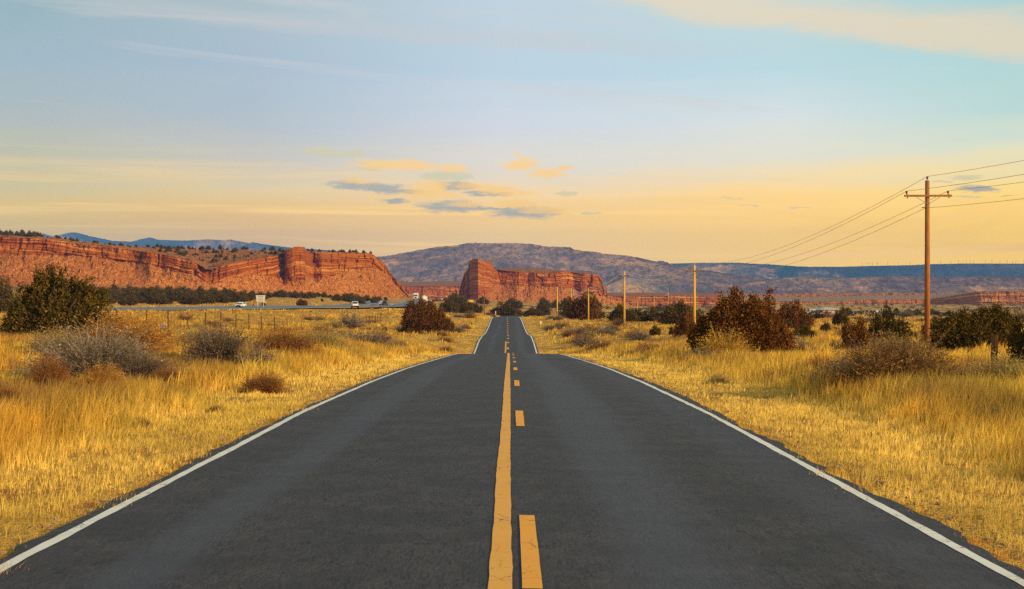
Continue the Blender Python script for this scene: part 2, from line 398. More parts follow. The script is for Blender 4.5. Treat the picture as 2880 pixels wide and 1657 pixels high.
# ------------------------------------------------------------------ ground sheet
def ground_material():
    m, T, b = mat('dry_prairie')
    pos = T.new('ShaderNodeNewGeometry').outputs['Position']; x, y, z = T.xyz(pos)[0:3]
    p2 = T.comb(x, y, 0.)
    n1 = T.noise(p2, .9, 6, .65); n2 = T.noise(p2, .07, 6, .6, .5); n3 = T.noise(p2, 6., 3, .7)
    n4 = T.noise(p2, .012, 5, .6); n5 = T.noise(p2, .28, 5, .7, .3)
    straw = T.mix(n3, (.68, .35, .045), (.88, .50, .085))
    soil = T.mix(n3, (.38, .13, .022), (.56, .23, .045))
    c = T.mix(T.mapr(n1, .40, .60), soil, straw)
    c = T.mix(T.mapr(n2, .46, .60, 0, .75), c, straw)
    c = T.mix(T.mapr(n5, .56, .66, 0, .75), c, (.26, .14, .06))
    # far away: scrub blotches
    n6 = T.noise(T.comb(T.math('MULTIPLY', x, .02), T.math('MULTIPLY', y, .008), 0.), 1., 6, .7)
    far = T.mapr(y, 420, 1000)
    c = T.mix(T.math('MULTIPLY', T.mapr(n6, .53, .60), far), c, (.09, .075, .04))
    c = T.mix(T.math('MULTIPLY', T.mapr(n4, .5, .62, 0, .55), far), c, (.38, .17, .09))
    T.put(b.inputs['Base Color'], c); b.inputs['Roughness'].default_value = .95; b.inputs['Specular IOR Level'].default_value = .1
    bp = T.new('ShaderNodeBump'); bp.inputs['Strength'].default_value = .6; bp.inputs['Distance'].default_value = .25
    T.put(bp.inputs['Height'], T.math('ADD', n1, n3)); T.l.new(bp.outputs[0], b.inputs['Normal'])
    return m
def build_ground():
    ys = np.concatenate([np.linspace(-60, 6, 14), np.exp(np.linspace(math.log(8), math.log(9800), 560))])
    s = np.linspace(-1, 1, 561); s = np.sign(s)*(np.abs(s)**1.9)*1.25
    Y = np.repeat(ys[:, None], len(s), 1); X = s[None, :]*(Y+72) + road_x(Y)
    Z = H(X, Y)
    Vv = np.stack([X.ravel(), Y.ravel(), Z.ravel()], 1)
    me = mesh_np('ground', Vv, [grid_faces(len(ys), len(s))], [ground_material()], smooth=True)
    link('ground', me, kind='structure')
build_ground()
# ------------------------------------------------------------------ road
def asphalt():
    m, T, b = mat('asphalt')
    pos = T.new('ShaderNodeNewGeometry').outputs['Position']; x, y, z = T.xyz(pos)[0:3]; p2 = T.comb(x, y, 0.)
    pg = T.comb(x, T.math('MULTIPLY', y, .17), 0.)
    fine = T.noise(pg, 40., 4, .85); agg = T.noise(p2, 150., 2, .8); mid = T.noise(p2, 1.1, 5, .6); g2 = T.noise(T.comb(x, T.math('MULTIPLY', y, .22), 0.), 9., 4, .75)
    spk = T.noise(pg, 30., 3, .7)
    lng = T.noise(T.comb(T.math('MULTIPLY', x, 1.1), T.math('MULTIPLY', y, .03), 0.), 1., 4, .6)
    c = T.mix(T.mapr(fine, .41, .60), (.007, .0062, .0078), (.086, .071, .078))
    c = T.mix(T.mapr(g2, .38, .62, 0, .50), c, (.105, .085, .074))
    c = T.mix(T.mapr(mid, .40, .62, 0, .55), c, (.028, .024, .024))
    xr = T.math('ADD', x, T.math('MULTIPLY', T.math('SUBTRACT', lng, .5), 1.2))
    def trk(cx_, w_): return T.mapr(T.math('ABSOLUTE', T.math('SUBTRACT', xr, cx_)), w_, w_*.25, 0, 1, True)
    tr = T.math('MAXIMUM', T.math('MAXIMUM', trk(1.15, .75), trk(-2.5, .5)), T.math('MULTIPLY', trk(3.0, .55), .6))
    c = T.mix(T.math('MULTIPLY', tr, .42), c, (.092, .094, .118))
    c = T.mix(T.mapr(spk, .71, .75, 0, .7), c, (.34, .30, .22))
    # thin transverse cracks
    w = T.noise(T.comb(T.math('MULTIPLY', x, .9), T.math('MULTIPLY', y, .25), 0.), 1., 5, .7)
    q = T.math('ADD', T.math('MULTIPLY', y, .145), T.math('MULTIPLY', w, .55))
    fr = T.math('ABSOLUTE', T.math('SUBTRACT', T.math('FRACT', q), .5))
    crk = T.math('MULTIPLY', T.mapr(fr, .006, .0025), T.mapr(T.noise(p2, .5, 3), .46, .56))
    c = T.mix(T.math('MULTIPLY', crk, .75), c, (.018, .016, .015))
    T.put(b.inputs['Base Color'], c); T.put(b.inputs['Roughness'], T.mapr(fine, 0, 1, .70, .95)); b.inputs['Specular IOR Level'].default_value = .35
    bp = T.new('ShaderNodeBump'); bp.inputs['Strength'].default_value = .5; bp.inputs['Distance'].default_value = .012
    T.put(bp.inputs['Height'], fine); T.l.new(bp.outputs[0], b.inputs['Normal'])
    return m
def paint(name, c, wear, dirt):
    m, T, b = mat(name)
    pos = T.new('ShaderNodeNewGeometry').outputs['Position']; x, y, z = T.xyz(pos)[0:3]; p2 = T.comb(x, y, 0.)
    n = T.noise(p2, 26., 5, .75); n2 = T.noise(p2, 2.2, 4, .6)
    cc = T.mix(T.mapr(n2, .35, .7, 0, .5), c, dirt)
    vor = T.new('ShaderNodeTexVoronoi', feature='DISTANCE_TO_EDGE'); T.put(vor.inputs['Vector'], T.vmath('ADD', p2, T.vmath('SCALE', T.noise(p2, 9., 3, .7, out=1), .12))); vor.inputs['Scale'].default_value = 4.5
    crk = T.math('MULTIPLY', T.mapr(vor.outputs[0], .022, .008), T.mapr(T.noise(p2, 1.3, 3), .46, .58))
    cc = T.mix(T.math('MULTIPLY', T.math('MAXIMUM', T.mapr(n, wear, wear+.05), crk), .85), cc, (.07, .06, .055))
    T.put(b.inputs['Base Color'], cc); b.inputs['Roughness'].default_value = .75; b.inputs['Specular IOR Level'].default_value = .3
    return m
M['asphalt'] = asphalt()
M['white_line'] = paint('white_road_paint', (.97, .88, .74), .63, (.74, .63, .47))
M['yellow_line'] = paint('yellow_road_paint', (1., .43, .045), .76, (1., .50, .11))
M['yellow_dash'] = paint('yellow_dash_paint', (1., .40, .03), .78, (1., .43, .05))
def strip(name, y0, y1, xa, xb, dz, m, parent=None, step=None, jit=0., seed=1, nx=2, **k):
    """ribbon on the road surface; xa, xb: functions of y giving the offsets from the road centre"""
    ys = [y0]
    while ys[-1] < y1:
        yy = ys[-1]; ys.append(min(y1, yy + (step or max(.12, abs(yy)*.012))))
    ys = np.array(ys); c = road_x(ys)
    dxdy = np.gradient(c, ys) if len(ys) > 2 else np.zeros(len(ys))
    sc_ = np.sqrt(1+dxdy**2)
    a = xa(ys)*sc_; b = xb(ys)*sc_
    if jit:
        a = a + jit*(fbm(ys*1.7, ys*0, seed, 5, .7)-.5)*2; b = b + jit*(fbm(ys*1.7, ys*0+9, seed+3, 5, .7)-.5)*2
    t = np.linspace(0, 1, nx)
    X = c[:, None] + a[:, None]*(1-t)+b[:, None]*t; Y = np.repeat(ys[:, None], nx, 1)
    z = np.where(ys < 425, P(ys), H(c, ys, False)+.25)
    off = X-c[:, None]
    Z = z[:, None] + dz - .018*np.abs(off)*(nx > 3) - (0 if nx > 3 else .018*np.abs(off))
    me = mesh_np(name, np.stack([X.ravel(), Y.ravel(), Z.ravel()], 1), [grid_faces(len(ys), nx)], [m], smooth=True)
    return link(name, me, parent, **k)
K = lambda v: (lambda ys: np.full(len(ys), v))
road = strip('road', -30, 1450, lambda y: -3.76-.12*(vn(y/2.3, y*0, 4)), lambda y: 3.53+.16*vn(y/3.1, y*0, 8)+.08*vn(y*1.7, y*0, 12), .06, M['asphalt'], nx=13, jit=.09, seed=7, kind='structure')
lw = lambda y: np.interp(y, [0, 60, 161, 330, 450], [.10, .11, .16, .20, .25])
strip('edge_line', -30, 1450, lambda y: -3.62-lw(y)/2-.05*vn(y/9, y*0, 31), lambda y: -3.62+lw(y)/2-.05*vn(y/9, y*0, 31), .064, M['white_line'], road, jit=.018, seed=2)
strip('edge_line', -30, 1450, lambda y: 3.42-lw(y)/2+.03*vn(y/7, y*0, 33), lambda y: 3.42+lw(y)/2+.03*vn(y/7, y*0, 33), .064, M['white_line'], road, jit=.022, seed=5)
strip('centre_line', -30, 184, lambda y: -.135-.012*vn(y/3, y*0, 40)-.06*sstep(60, 160, y)-.02*vn(y/14, y*0, 41), lambda y: -.0-.03*sstep(60, 160, y)-.012*vn(y/8, y*0, 43), .066, M['yellow_line'], road, step=.25, jit=.012, seed=8)
d = 9.05-12.19
while d < 430:
    if not 104 < d < 158:
        strip('dash', d, d+3.15, lambda y: .05-.0*y+.0012*y*(y < 100)-(y > 150)*.05, lambda y: .18+.0012*y*(y < 100)+(y > 150)*.10, .066, M['yellow_dash'], road, step=.25, jit=.006, seed=int(d)+3)
    d += 12.19
# stray flecks of yellow beside the gaps
# interstate: two carriageways
def ribbon(name, cl, w, dz, m, parent=None, y_end=None, **k):
    cl = np.array(cl, float); out = []
    seg = np.hypot(*np.diff(cl, axis=0).T); s = np.concatenate([[0], np.cumsum(seg)]); n = int(s[-1]/5)+2
    q = np.linspace(0, s[-1], n); 
    kx = np.interp(q, s, cl[:, 0]); ky = np.interp(q, s, cl[:, 1])
    for _ in range(3):   # smooth the corners
        kx[2:-2] = (kx[:-4]+kx[1:-3]+kx[2:-2]+kx[3:-1]+kx[4:])/5; ky[2:-2] = (ky[:-4]+ky[1:-3]+ky[2:-2]+ky[3:-1]+ky[4:])/5
    tx = np.gradient(kx); ty = np.gradient(ky); L = np.hypot(tx, ty); nx_, ny_ = ty/L, -tx/L
    o = np.array(w if isinstance(w, (list, tuple)) else (-w/2, w/2))
    X = kx[:, None]+nx_[:, None]*o; Y = ky[:, None]+ny_[:, None]*o
    hi_ = 12.5 if o.mean() > 0 else -6.5
    Z = np.repeat(H(kx, ky, False)[:, None], 2, 1) + dz + (hi_-o)[None, :]*.034*(1-sstep(520, 640, ky))[:, None]
    me = mesh_np(name, np.stack([X.ravel(), Y.ravel(), Z.ravel()], 1), [grid_faces(n, 2)], [m], smooth=True)
    return link(name, me, parent, **k)
M['asphalt_pale'] = plain('worn_asphalt', (.17, .175, .19), .75, scale=.4)
hw = ribbon('highway', IP, (1.5, 12.5), .32, M['asphalt_pale'], kind='structure')
for o in ((2.2, 2.5), (11.4, 11.7)): ribbon('lane_line', IP, o, .335, M['white_line'], hw)
hw2 = ribbon('highway', IP, (-17.5, -6.5), .32, M['asphalt_pale'], kind='structure')
for o in ((-16.8, -16.5), (-7.6, -7.3)): ribbon('lane_line', IP, o, .335, M['white_line'], hw2)
def ip_pt(y, off):
    i = np.clip(np.searchsorted(IP[:, 1], y)-1, 0, len(IP)-2); t = IP[i+1]-IP[i]; L = math.hypot(*t)
    x = np.interp(y, IP[:, 1], IP[:, 0]) ; h = math.atan2(-t[0], t[1])
    X, Y = x+t[1]/L*off, y-t[0]/L*off
    return float(X), float(Y), Hs(x, y, False)+.33, h

# ------------------------------------------------------------------ rock mesas, mountains
def rock_mat(name, bands, talus, cap, speck, sc_=1., scrub=.5):
    m, T, b = mat(name)
    st = T.new('ShaderNodeAttribute', attribute_name='strat').outputs['Fac']
    zn = T.new('ShaderNodeAttribute', attribute_name='zone').outputs['Fac']
    pos = T.new('ShaderNodeNewGeometry').outputs['Position']
    n1 = T.noise(pos, .10*sc_, 6, .65); n2 = T.noise(pos, .6*sc_, 5, .7); n3 = T.noise(pos, .025*sc_, 5, .6)
    s = T.math('ADD', T.math('MULTIPLY', st, .11*sc_), T.math('MULTIPLY', n1, .13))
    fr = T.noise(T.comb(T.math('MULTIPLY', T.xyz(pos)[0], .0035), 0., s), 2.6, 6, .8)
    c = T.ramp(fr, bands, 'LINEAR')
    x, y, z = T.xyz(pos)[0:3]
    vs_ = T.noise(T.comb(T.math('MULTIPLY', x, .35*sc_), T.math('MULTIPLY', y, .35*sc_), T.math('MULTIPLY', z, .03*sc_)), 1., 4, .6)
    c = T.mix(T.mapr(vs_, .54, .72, 0, .6), c, tuple(q*.38 for q in bands[1][1][:3]))
    ta = T.mix(T.mapr(n2, .40, .60), talus[0], talus[1]); ta = T.mix(T.mapr(n3, .42, .62, 0, .55), ta, talus[2])
    ta = T.mix(T.mapr(T.noise(pos, .9*sc_, 3, .8), .58, .66, 0, .8), ta, tuple(min(1, q*1.7) for q in talus[1]))
    ta = T.mix(T.mapr(T.noise(pos, .16*sc_, 5, .75), .60, .68, 0, .75), ta, (.11,.075,.025))
    c = T.mix(T.mapr(zn, .25, .75), ta, c)
    cp = T.mix(T.mapr(n2, .3, .7), cap[0], cap[1])
    cp = T.mix(T.mapr(T.noise(pos, .22*sc_, 4, .7), .52, .58, 0, scrub), cp, speck)
    c = T.mix(T.mapr(zn, 1.3, 1.7), c, cp)
    T.put(b.inputs['Base Color'], c); b.inputs['Roughness'].default_value = .95; b.inputs['Specular IOR Level'].default_value = .1
    bp = T.new('ShaderNodeBump'); bp.inputs['Strength'].default_value = .9; bp.inputs['Distance'].default_value = 1.4/sc_
    T.put(bp.inputs['Height'], T.math('ADD', n2, T.math('MULTIPLY', fr, .7))); T.l.new(bp.outputs[0], b.inputs['Normal'])
    return m
RB = [(0, (.20,.035,.006)),(.36, (.36,.075,.010)),(.43, (.66,.20,.028)),(.49, (.30,.055,.008)),(.54, (.58,.15,.020)),(.59, (.90,.42,.12)),(.63, (.50,.12,.016)),(.70, (.24,.04,.007)),(.78, (.74,.27,.045)),(1, (.5,.11,.016))]
RB = [(p, (c[0]*.90, c[1]*.88, c[2]*.60, 1)) for p, c in RB]
TL = ((.22,.050,.008), (.66,.25,.06), (.38,.10,.015))
CP = ((.56,.22,.05), (.38,.10,.022))
M['rock'] = rock_mat('red_sandstone', RB, TL, CP, (.075,.055,.02), 1., .95)
def ip(px, pts):
    a = np.array(pts, float); return np.interp(px, a[:, 0], a[:, 1])
def relief(name, px0, px1, nx, top, rim, cb, foot, dfoot, m, caprun=90., back=1., n=(40, 60, 26, 10), amp=(1.5, 3., 1.), seed=1, slope=1.5, steep=.35, scl=1., topn=0., jut=None, **k):
    px = np.linspace(px0, px1, nx); dF = ip(px, dfoot)
    wob = topn*(fbm(px/7., px*0, seed+90, 5, .6)-.5)
    yt = ip(px, top)+wob; yr = np.maximum(ip(px, rim)+wob, yt) if rim is not None else yt
    yf = ip(px, foot); yc = np.clip(ip(px, cb), yr, yf)
    Z = lambda yy, D: (HY-yy)/FX*D
    zf = Z(yf, dF); D1 = dF + np.maximum(Z(yc, dF)-zf, 0)*slope; zc = Z(yc, D1)
    D2 = D1 + np.maximum(Z(yr, D1)-zc, 0)*steep + .5; zr = Z(yr, D2)
    D3 = D2 + (ip(px, caprun) if isinstance(caprun, list) else caprun); zt = Z(yt, D3)
    hh = np.maximum(zt-zf, 1)
    D4 = D3 + back*hh + 30; z4 = zf
    rows = []
    t0 = np.linspace(0, 1, n[0], endpoint=False); t1 = np.linspace(0, 1, n[1], endpoint=False); t2 = np.linspace(0, 1, n[2], endpoint=False); t3 = np.linspace(0, 1, n[3])
    def seg(t, Da, Db, za, zb, zone, pw=1.):
        t = t[:, None]; return Da+(Db-Da)*t, za+(zb-za)*(t**pw), np.full((len(t), nx), 0.)+zone
    A = [seg(t0, dF, D1, zf-.06*hh, zc, 0., 1.25), seg(t1, D1, D2, zc, zr, 1.), seg(t2, D2, D3, zr, zt, 2.), seg(t3, D3, D4, zt, z4, 2.)]
    D = np.concatenate([a[0] for a in A]); z = np.concatenate([a[1] for a in A]); zone = np.concatenate([a[2] for a in A])
    # soften zone boundary
    X0 = (px[None, :]-CX)/FX*D
    st = zr[None, :]-z
    cl = np.exp(-((zone-1.)*1.6)**2)
    led = (fbm(st/(3.2*scl)+0*X0, X0/(90*scl), seed+3, 4, .6)-.5)*2
    rib = fbm(X0/(11*scl), z/(34*scl), seed+5, 5, .55)-.5
    rid = np.abs(fbm(X0/(26*scl), z/(90*scl)+3, seed+7, 4, .55)-.5)*2
    big = fbm(X0/(75*scl), z*0, seed+9, 3)-.5
    rub = fbm(X0/(5.*scl), D/(5.*scl)+z/(3.*scl), seed+11, 5, .7)-.5; gul = np.abs(fbm(X0/(17*scl)+z/(60*scl), D/(80*scl), seed+15, 4)-.5)*2
    low = zone < .5
    def hsh(p_, q_, s_): return _h(np.floor(p_), np.floor(q_), np.zeros_like(p_), s_)
    wq = (fbm(X0/(9*scl), z/(9*scl), seed+17, 3)-.5)*3
    blk = hsh((X0+wq)/(7*scl), (st+wq*.6)/(5.5*scl)+hsh(X0/(30*scl), X0*0, seed+2)*.4, seed+19)-.5
    blk = blk + .5*(hsh((X0-wq)/(3*scl), (st+wq*.4)/(2.4*scl), seed+21)-.5)
    crack = np.clip(1-np.abs(fbm((X0+wq)/(16*scl), st/(70*scl), seed+23, 3)-.5)*26, 0, 1)
    boul = (hsh((X0+wq)/(2.6*scl), (D+wq)/(4*scl), seed+25) > .84)*hsh((X0+wq)/(2.6*scl), (D+wq)/(4*scl), seed+27)
    g = sstep(0, .15, (z-zf)/hh)            # keep the foot on the ground
    topw = 1-np.clip(zone-1, 0, 1)
    if jut is not None: D = D - ip(px, jut)[None, :]*sstep(.05, .45, (z-zf)/hh)*topw
    D = D + topw*g*(amp[1]*(led*1.7*cl + rib*3.4 + big*3.0 - (.35-rid)*2.2 + cl*(blk*1.9+crack*1.3)) )
    z = z + np.where(low, g*amp[0]*(rub*3.6-(.35-gul)*1.3+boul*1.5), 0) + np.where(zone > 1.5, amp[2]*rub, 0)
    X = (px[None, :]-CX)/FX*D
    V = np.stack([X.ravel(), D.ravel(), z.ravel()], 1)
    zn = zone + np.where(zone < 1.5, (fbm(X0/(14*scl), z/(6*scl), seed+13, 4)-.5)*.9, 0)
    me = mesh_np(name, V, [grid_faces(len(D), nx)], [m], attrs={'strat': st.ravel(), 'zone': np.clip(zn, 0, 2).ravel()})
    o = link(name, me, kind='structure', **k)
    def topat(p, t=1.):  # a point on the top surface: t=0 rim .. 1 skyline
        i = int(round((p-px0)/(px1-px0)*(nx-1))); i = max(0, min(nx-1, i))
        r = n[0]+n[1]+int(t*n[2]); return float(X[r, i]), float(D[r, i]), float(z[r, i])
    return o, topat
def V0(*a): return list(a)
# long left mesa
Ltop = [(-260,648),(-100,655),(0,661),(128,667),(230,679),(340,691),(455,698),(560,702),(700,703),(800,706),(806,703),(820,700),(829,694.5),(856,695.5),(860,706),(877,708),(972,710.5),(1043,713.5),(1052,719),(1067,731),(1081,744),(1098,769),(1114,787),(1128,801),(1145,827),(1156,842),(1162,846)]
Lrim = [(-260,655),(0,666),(128,672),(230,688),(340,699),(455,715),(540,734),(565,748),(577,757),(590,757),(600,755),(640,744),(700,731),(770,721),(800,712),(806,703),(820,700),(829,694.5),(856,695.5),(860,706),(877,710),(972,711.5),(1043,714),(1052,719),(1067,731),(1081,744),(1098,769),(1114,787),(1128,801),(1145,827),(1162,846)]
Lcb = [(-260,712),(0,714),(128,717),(230,720),(340,734),(430,748),(500,765),(540,771),(560,780),(578,792),(600,800),(640,782),(700,776),(770,776),(800,790),(835,790),(880,783),(920,779),(960,765),(1000,757),(1043,752),(1081,762),(1110,790),(1140,825),(1162,846)]
Lft = [(-260,800),(340,806),(575,812),(700,818),(835,826),(940,832),(1050,840),(1162,849)]
Ldf = [(-260,930),(0,950),(575,1000),(770,1060),(800,1070),(880,1100),(1154,1200)]
Lju = [(-260,0),(380,0),(425,9),(455,2),(500,10),(540,12),(548,0),(585,-16),(600,-8),(640,8),(700,6),(770,2),(797,-6),(808,12),(822,20),(852,19),(866,4),(884,-3),(905,9),(930,3),(975,8),(1000,0),(1045,8),(1080,0),(1162,0)]
Lcr = [(-260,40),(340,50),(455,90),(560,150),(780,130),(803,25),(860,12),(880,20),(1162,20)]
mesaL, topL = relief('red_mesa', -260, 1162, 1500, Ltop, Lrim, Lcb, Lft, Ldf, M['rock'], caprun=Lcr, n=(64, 84, 40, 8), amp=(1.5, 1.7, 2.4), seed=3, scl=.8, topn=1.5, back=1.2, jut=Lju)
Rtop = [(1284,846),(1288,838),(1297,797),(1306,768),(1316.6,755),(1319,735),(1329.7,729.5),(1348,730),(1354.5,734),(1376.7,735),(1387,743),(1390,757),(1408,756),(1434,752.8),(1491.5,755),(1530.7,757.5),(1559,760),(1596,761.4),(1619,765),(1664,769),(1684.6,773.6),(1693.8,788.8),(1696,803),(1705.5,809.7),(1708,832),(1726,836),(1760,843),(1790,858),(1800,866)]
Rrim = [(1284,846),(1288,838),(1297,797),(1306,768),(1316.6,755),(1319,735),(1329.7,729.5),(1348,730),(1354.5,734),(1376.7,735),(1387,743),(1390,757),(1408,760),(1434,763),(1491.5,767),(1544,768),(1596,762.5),(1619,768),(1664,771),(1684.6,775),(1693.8,789),(1696,803),(1705.5,810),(1708,832),(1726,836),(1760,843),(1790,858),(1800,866)]
Rcb = [(1284,848),(1300,838),(1340,832),(1385,820),(1392,797),(1411,799),(1490,803),(1544,808),(1600,808),(1635,820),(1706,836),(1760,852),(1800,866)]
Rft = [(1284,850),(1350,852),(1500,856),(1700,862),(1800,868)]
Rdf = [(1284,1600),(1345,1580),(1400,1610),(1600,1640),(1800,1700)]
Rju = [(1284,0),(1318,10),(1345,34),(1372,22),(1388,0),(1410,-8),(1460,3),(1485,-3),(1505,5),(1580,10),(1596,0),(1614,-6),(1645,5),(1668,8),(1690,4),(1708,0),(1800,0)]
Rcr = [(1284,12),(1388,12),(1392,15),(1434,70),(1544,70),(1596,15),(1620,30),(1800,15)]
mesaR, topR = relief('red_butte', 1284, 1800, 900, Rtop, Rrim, Rcb, Rft, Rdf, M['rock'], caprun=Rcr, n=(44, 84, 18, 8), amp=(1.9, 1.9, .5), seed=21, scl=1.05, topn=1.5, jut=Rju)
# far red walls and the scrubby benches behind them
relief('red_wall', 1080, 1330, 360, [(1080,793),(1330,791)], [(1080,806),(1330,806)], [(1080,842),(1330,846)], [(1080,852),(1330,856)], [(1080,2300),(1330,2300)], M['rock'], caprun=1500., n=(14, 44, 40, 4), amp=(1.5, 1.6, 1.2), seed=31, scl=1.6, back=.2)
relief('red_wall', 1690, 2045, 480, [(1690,823),(2045,824)], [(1690,834),(1900,833),(1990,834),(2020,838),(2034,850),(2045,864)], [(1690,858),(1960,861),(2045,866)], [(1690,868),(2045,869)], [(1690,2000),(2045,2000)], M['rock'], caprun=900., n=(12, 44, 40, 4), amp=(1.5, 1.5, 1.2), seed=41, scl=1.5, back=.2)
CPS = ((.60,.36,.15), (.48,.24,.10))
RB2 = [(p, (min(1, q[0]*1.05+.06), q[1]*1.25+.03, q[2]*1.3+.02, 1)) for p, q in RB]
M['rock_scrub'] = rock_mat('scrubby_sandstone', RB2, TL, CPS, (.055,.06,.035), .8, .95)
relief('red_wall', 2030, 3150, 900, [(2030,826),(2240,826),(2500,827),(2700,824),(2780,818),(3150,814)], [(2030,836),(2090,842),(2130,847),(2310,849),(2420,844),(2620,841),(2740,822),(2770,820),(3150,818)], [(2030,858),(2240,859),(2600,856),(2760,852),(3150,856)], [(2030,868),(2500,866),(3150,872)], [(2030,2300),(2600,2230),(2760,2150),(3150,2080)], M['rock_scrub'], caprun=[(2030,1500),(2650,1000),(2760,350),(3150,350)], n=(14, 40, 60, 4), amp=(1.5, 1.3, 1.6), seed=51, scl=1.6, back=.2)
relief('scrub_bench', 2030, 3150, 500, [(2030,829),(2240,826),(3150,822)], None, [(2030,829),(2240,826),(3150,822)], [(2030,846),(3150,848)], [(2030,2800),(3150,2800)], M['rock_scrub'], caprun=1800., n=(24, 3, 24, 4), amp=(2., .1, 1.5), seed=57, scl=3., back=.2, slope=9)
# big mountain and long ridge
MB_ = [(0,(.20,.13,.10,1)),(.35,(.25,.17,.12,1)),(.48,(.44,.27,.16,1)),(.55,(.22,.16,.12,1)),(.66,(.30,.20,.14,1)),(.74,(.60,.38,.22,1)),(1,(.3,.2,.14,1))]
def mountain_mat(name, veg, c1, c2, sc_, bandz, lo=.46, hi=.56):
    m, T, b = mat(name)
    st = T.new('ShaderNodeAttribute', attribute_name='strat').outputs['Fac']
    pos = T.new('ShaderNodeNewGeometry').outputs['Position']; x, y, z = T.xyz(pos)[0:3]
    ps = T.comb(x, T.math('MULTIPLY', y, .25), T.math('MULTIPLY', z, 2.6))
    n1 = T.noise(ps, .0032*sc_, 7, .62, .6); n2 = T.noise(ps, .022*sc_, 5, .75); n3 = T.noise(T.comb(x, T.math('MULTIPLY', y, .2), T.math('MULTIPLY', z, 1.4)), .055*sc_, 3, .8)
    c = T.mix(T.mapr(n1, .38, .62), c1, c2)
    s = T.math('ADD', T.math('MULTIPLY', st, bandz), T.math('MULTIPLY', n1, .9))
    fr = T.noise(T.comb(T.math('MULTIPLY', x, .0006*sc_), 0., s), 2.4, 4, .7)
    c = T.mix(T.math('MULTIPLY', T.mapr(fr, .52, .60), T.mapr(n1, .36, .50)), c, (.78, .38, .15))
    c = T.mix(T.mapr(n2, lo, hi, 0, .55), c, veg)
    c = T.mix(T.mapr(n3, .49, .62, 0, .60), c, veg)
    T.put(b.inputs['Base Color'], c); b.inputs['Roughness'].default_value = 1.; b.inputs['Specular IOR Level'].default_value = .05
    bp = T.new('ShaderNodeBump'); bp.inputs['Strength'].default_value = 1.; bp.inputs['Distance'].default_value = 14/sc_
    T.put(bp.inputs['Height'], n2); T.l.new(bp.outputs[0], b.inputs['Normal'])
    return m
M['mount'] = mountain_mat('scrubby_mountain', (.045,.045,.05), (.24,.13,.12), (.50,.28,.19), .9, .016)
M['blue'] = M['blue']
Mt = [(1030,735),(1048,728),(1100,718),(1165,706.6),(1225,696),(1283,691),(1310,685.5),(1322,684),(1413,684),(1491,685.7),(1544,693.5),(1604,696),(1614,702),(1700,714),(1771,719.4),(1818,730),(1906,749),(1961,757),(2055,771.6),(2150,782),(2230,800),(2300,830)]
relief('mountain', 1030, 2300, 1100, Mt, None, [(p, y+3) for p, y in Mt], [(1030,800),(1330,800),(1700,822),(2300,834)], [(1030,5200),(2300,5200)], M['mount'], caprun=60., n=(110, 3, 4, 6), amp=(0, 0, 8.), seed=61, scl=14., slope=4.2, topn=2.5, back=1.)
def rough_mountain(o, amp, sx, seed):
    me = o.data; V = np.empty(len(me.vertices)*3, np.float32); me.vertices.foreach_get('co', V); V = V.reshape(-1, 3)
    z = V[:, 2].copy(); zmin, zmax = z.min(), z.max()
    q = np.abs(fbm(V[:, 0]/sx, V[:, 1]/(sx*2.2), seed, 6, .55)-.5)*2
    q2 = fbm(V[:, 0]/(sx*.25), V[:, 1]/(sx*.3), seed+5, 5, .6)-.5
    st = np.empty(len(V), np.float32); me.attributes['strat'].data.foreach_get('value', st)
    w = np.clip(st/120, 0, 1)*np.clip((z-zmin)/60, 0, 1)
    V[:, 2] = z - w*(q*-amp + amp*.45) + w*q2*amp*.35
    me.vertices.foreach_set('co', V.ravel()); me.update()
rough_mountain(bpy.data.objects['mountain'], 75, 620, 5)
Rt = [(2060,800),(2140,788),(2188,784.6),(2203,780),(2233,779),(2278,778.5),(2354,782),(2469,777),(2545,777),(2621,778.5),(2748,778.5),(2880,777),(3150,775)]
rg, _ = relief('long_ridge', 2060, 3150, 900, Rt, [(p, y+3) for p, y in Rt], [(p, y+10) for p, y in Rt], [(2060,834),(3150,834)], [(2060,4800),(3150,4800)], M['mount'], caprun=200., n=(80, 10, 6, 6), amp=(0, 2, 2.), seed=71, scl=12., slope=4., steep=1.0, topn=1.5)
rough_mountain(rg, 34, 330, 15)
ltl = [(1085,800),(1120,788),(1140,780),(1160,778),(1190,783),(1230,793),(1250,802)]
relief('foothill', 1085, 1250, 120, ltl, None, ltl, [(1085,806),(1250,806)], [(1085,4000),(1250,4000)], M['mount'], caprun=40., n=(30, 3, 4, 6), amp=(0, 0, 2.), seed=75, scl=9., slope=3.)
kn = [(1640,836),(1690,812),(1740,790),(1775,782),(1810,790),(1860,815),(1900,836)]
relief('foothill', 1640, 1900, 160, kn, None, kn, [(1640,838),(1900,838)], [(1640,4300),(1900,4300)], mountain_mat('bare_hill', (.16,.13,.10), (.30,.22,.17), (.42,.31,.22), 1.2, .001, .6, .7), caprun=40., n=(30, 3, 4, 6), amp=(0, 0, 2.), seed=77, scl=9., slope=3.)
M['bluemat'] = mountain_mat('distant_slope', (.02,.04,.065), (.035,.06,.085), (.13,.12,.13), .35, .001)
Bt = [(1800,748),(1880,742),(1965,739.5),(2079,739),(2110,741.5),(2150,743),(2240,749),(2278,750.6),(2367,750.6),(2456,748),(2570,746),(2621,743),(2697,741.7),(2825,741.7),(2876,741.7),(3150,741)]
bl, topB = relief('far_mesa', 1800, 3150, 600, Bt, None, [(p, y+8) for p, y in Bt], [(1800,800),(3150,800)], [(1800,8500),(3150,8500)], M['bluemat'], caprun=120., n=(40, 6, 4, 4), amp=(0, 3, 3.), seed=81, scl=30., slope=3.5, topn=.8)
rough_mountain(bl, 34, 700, 25)
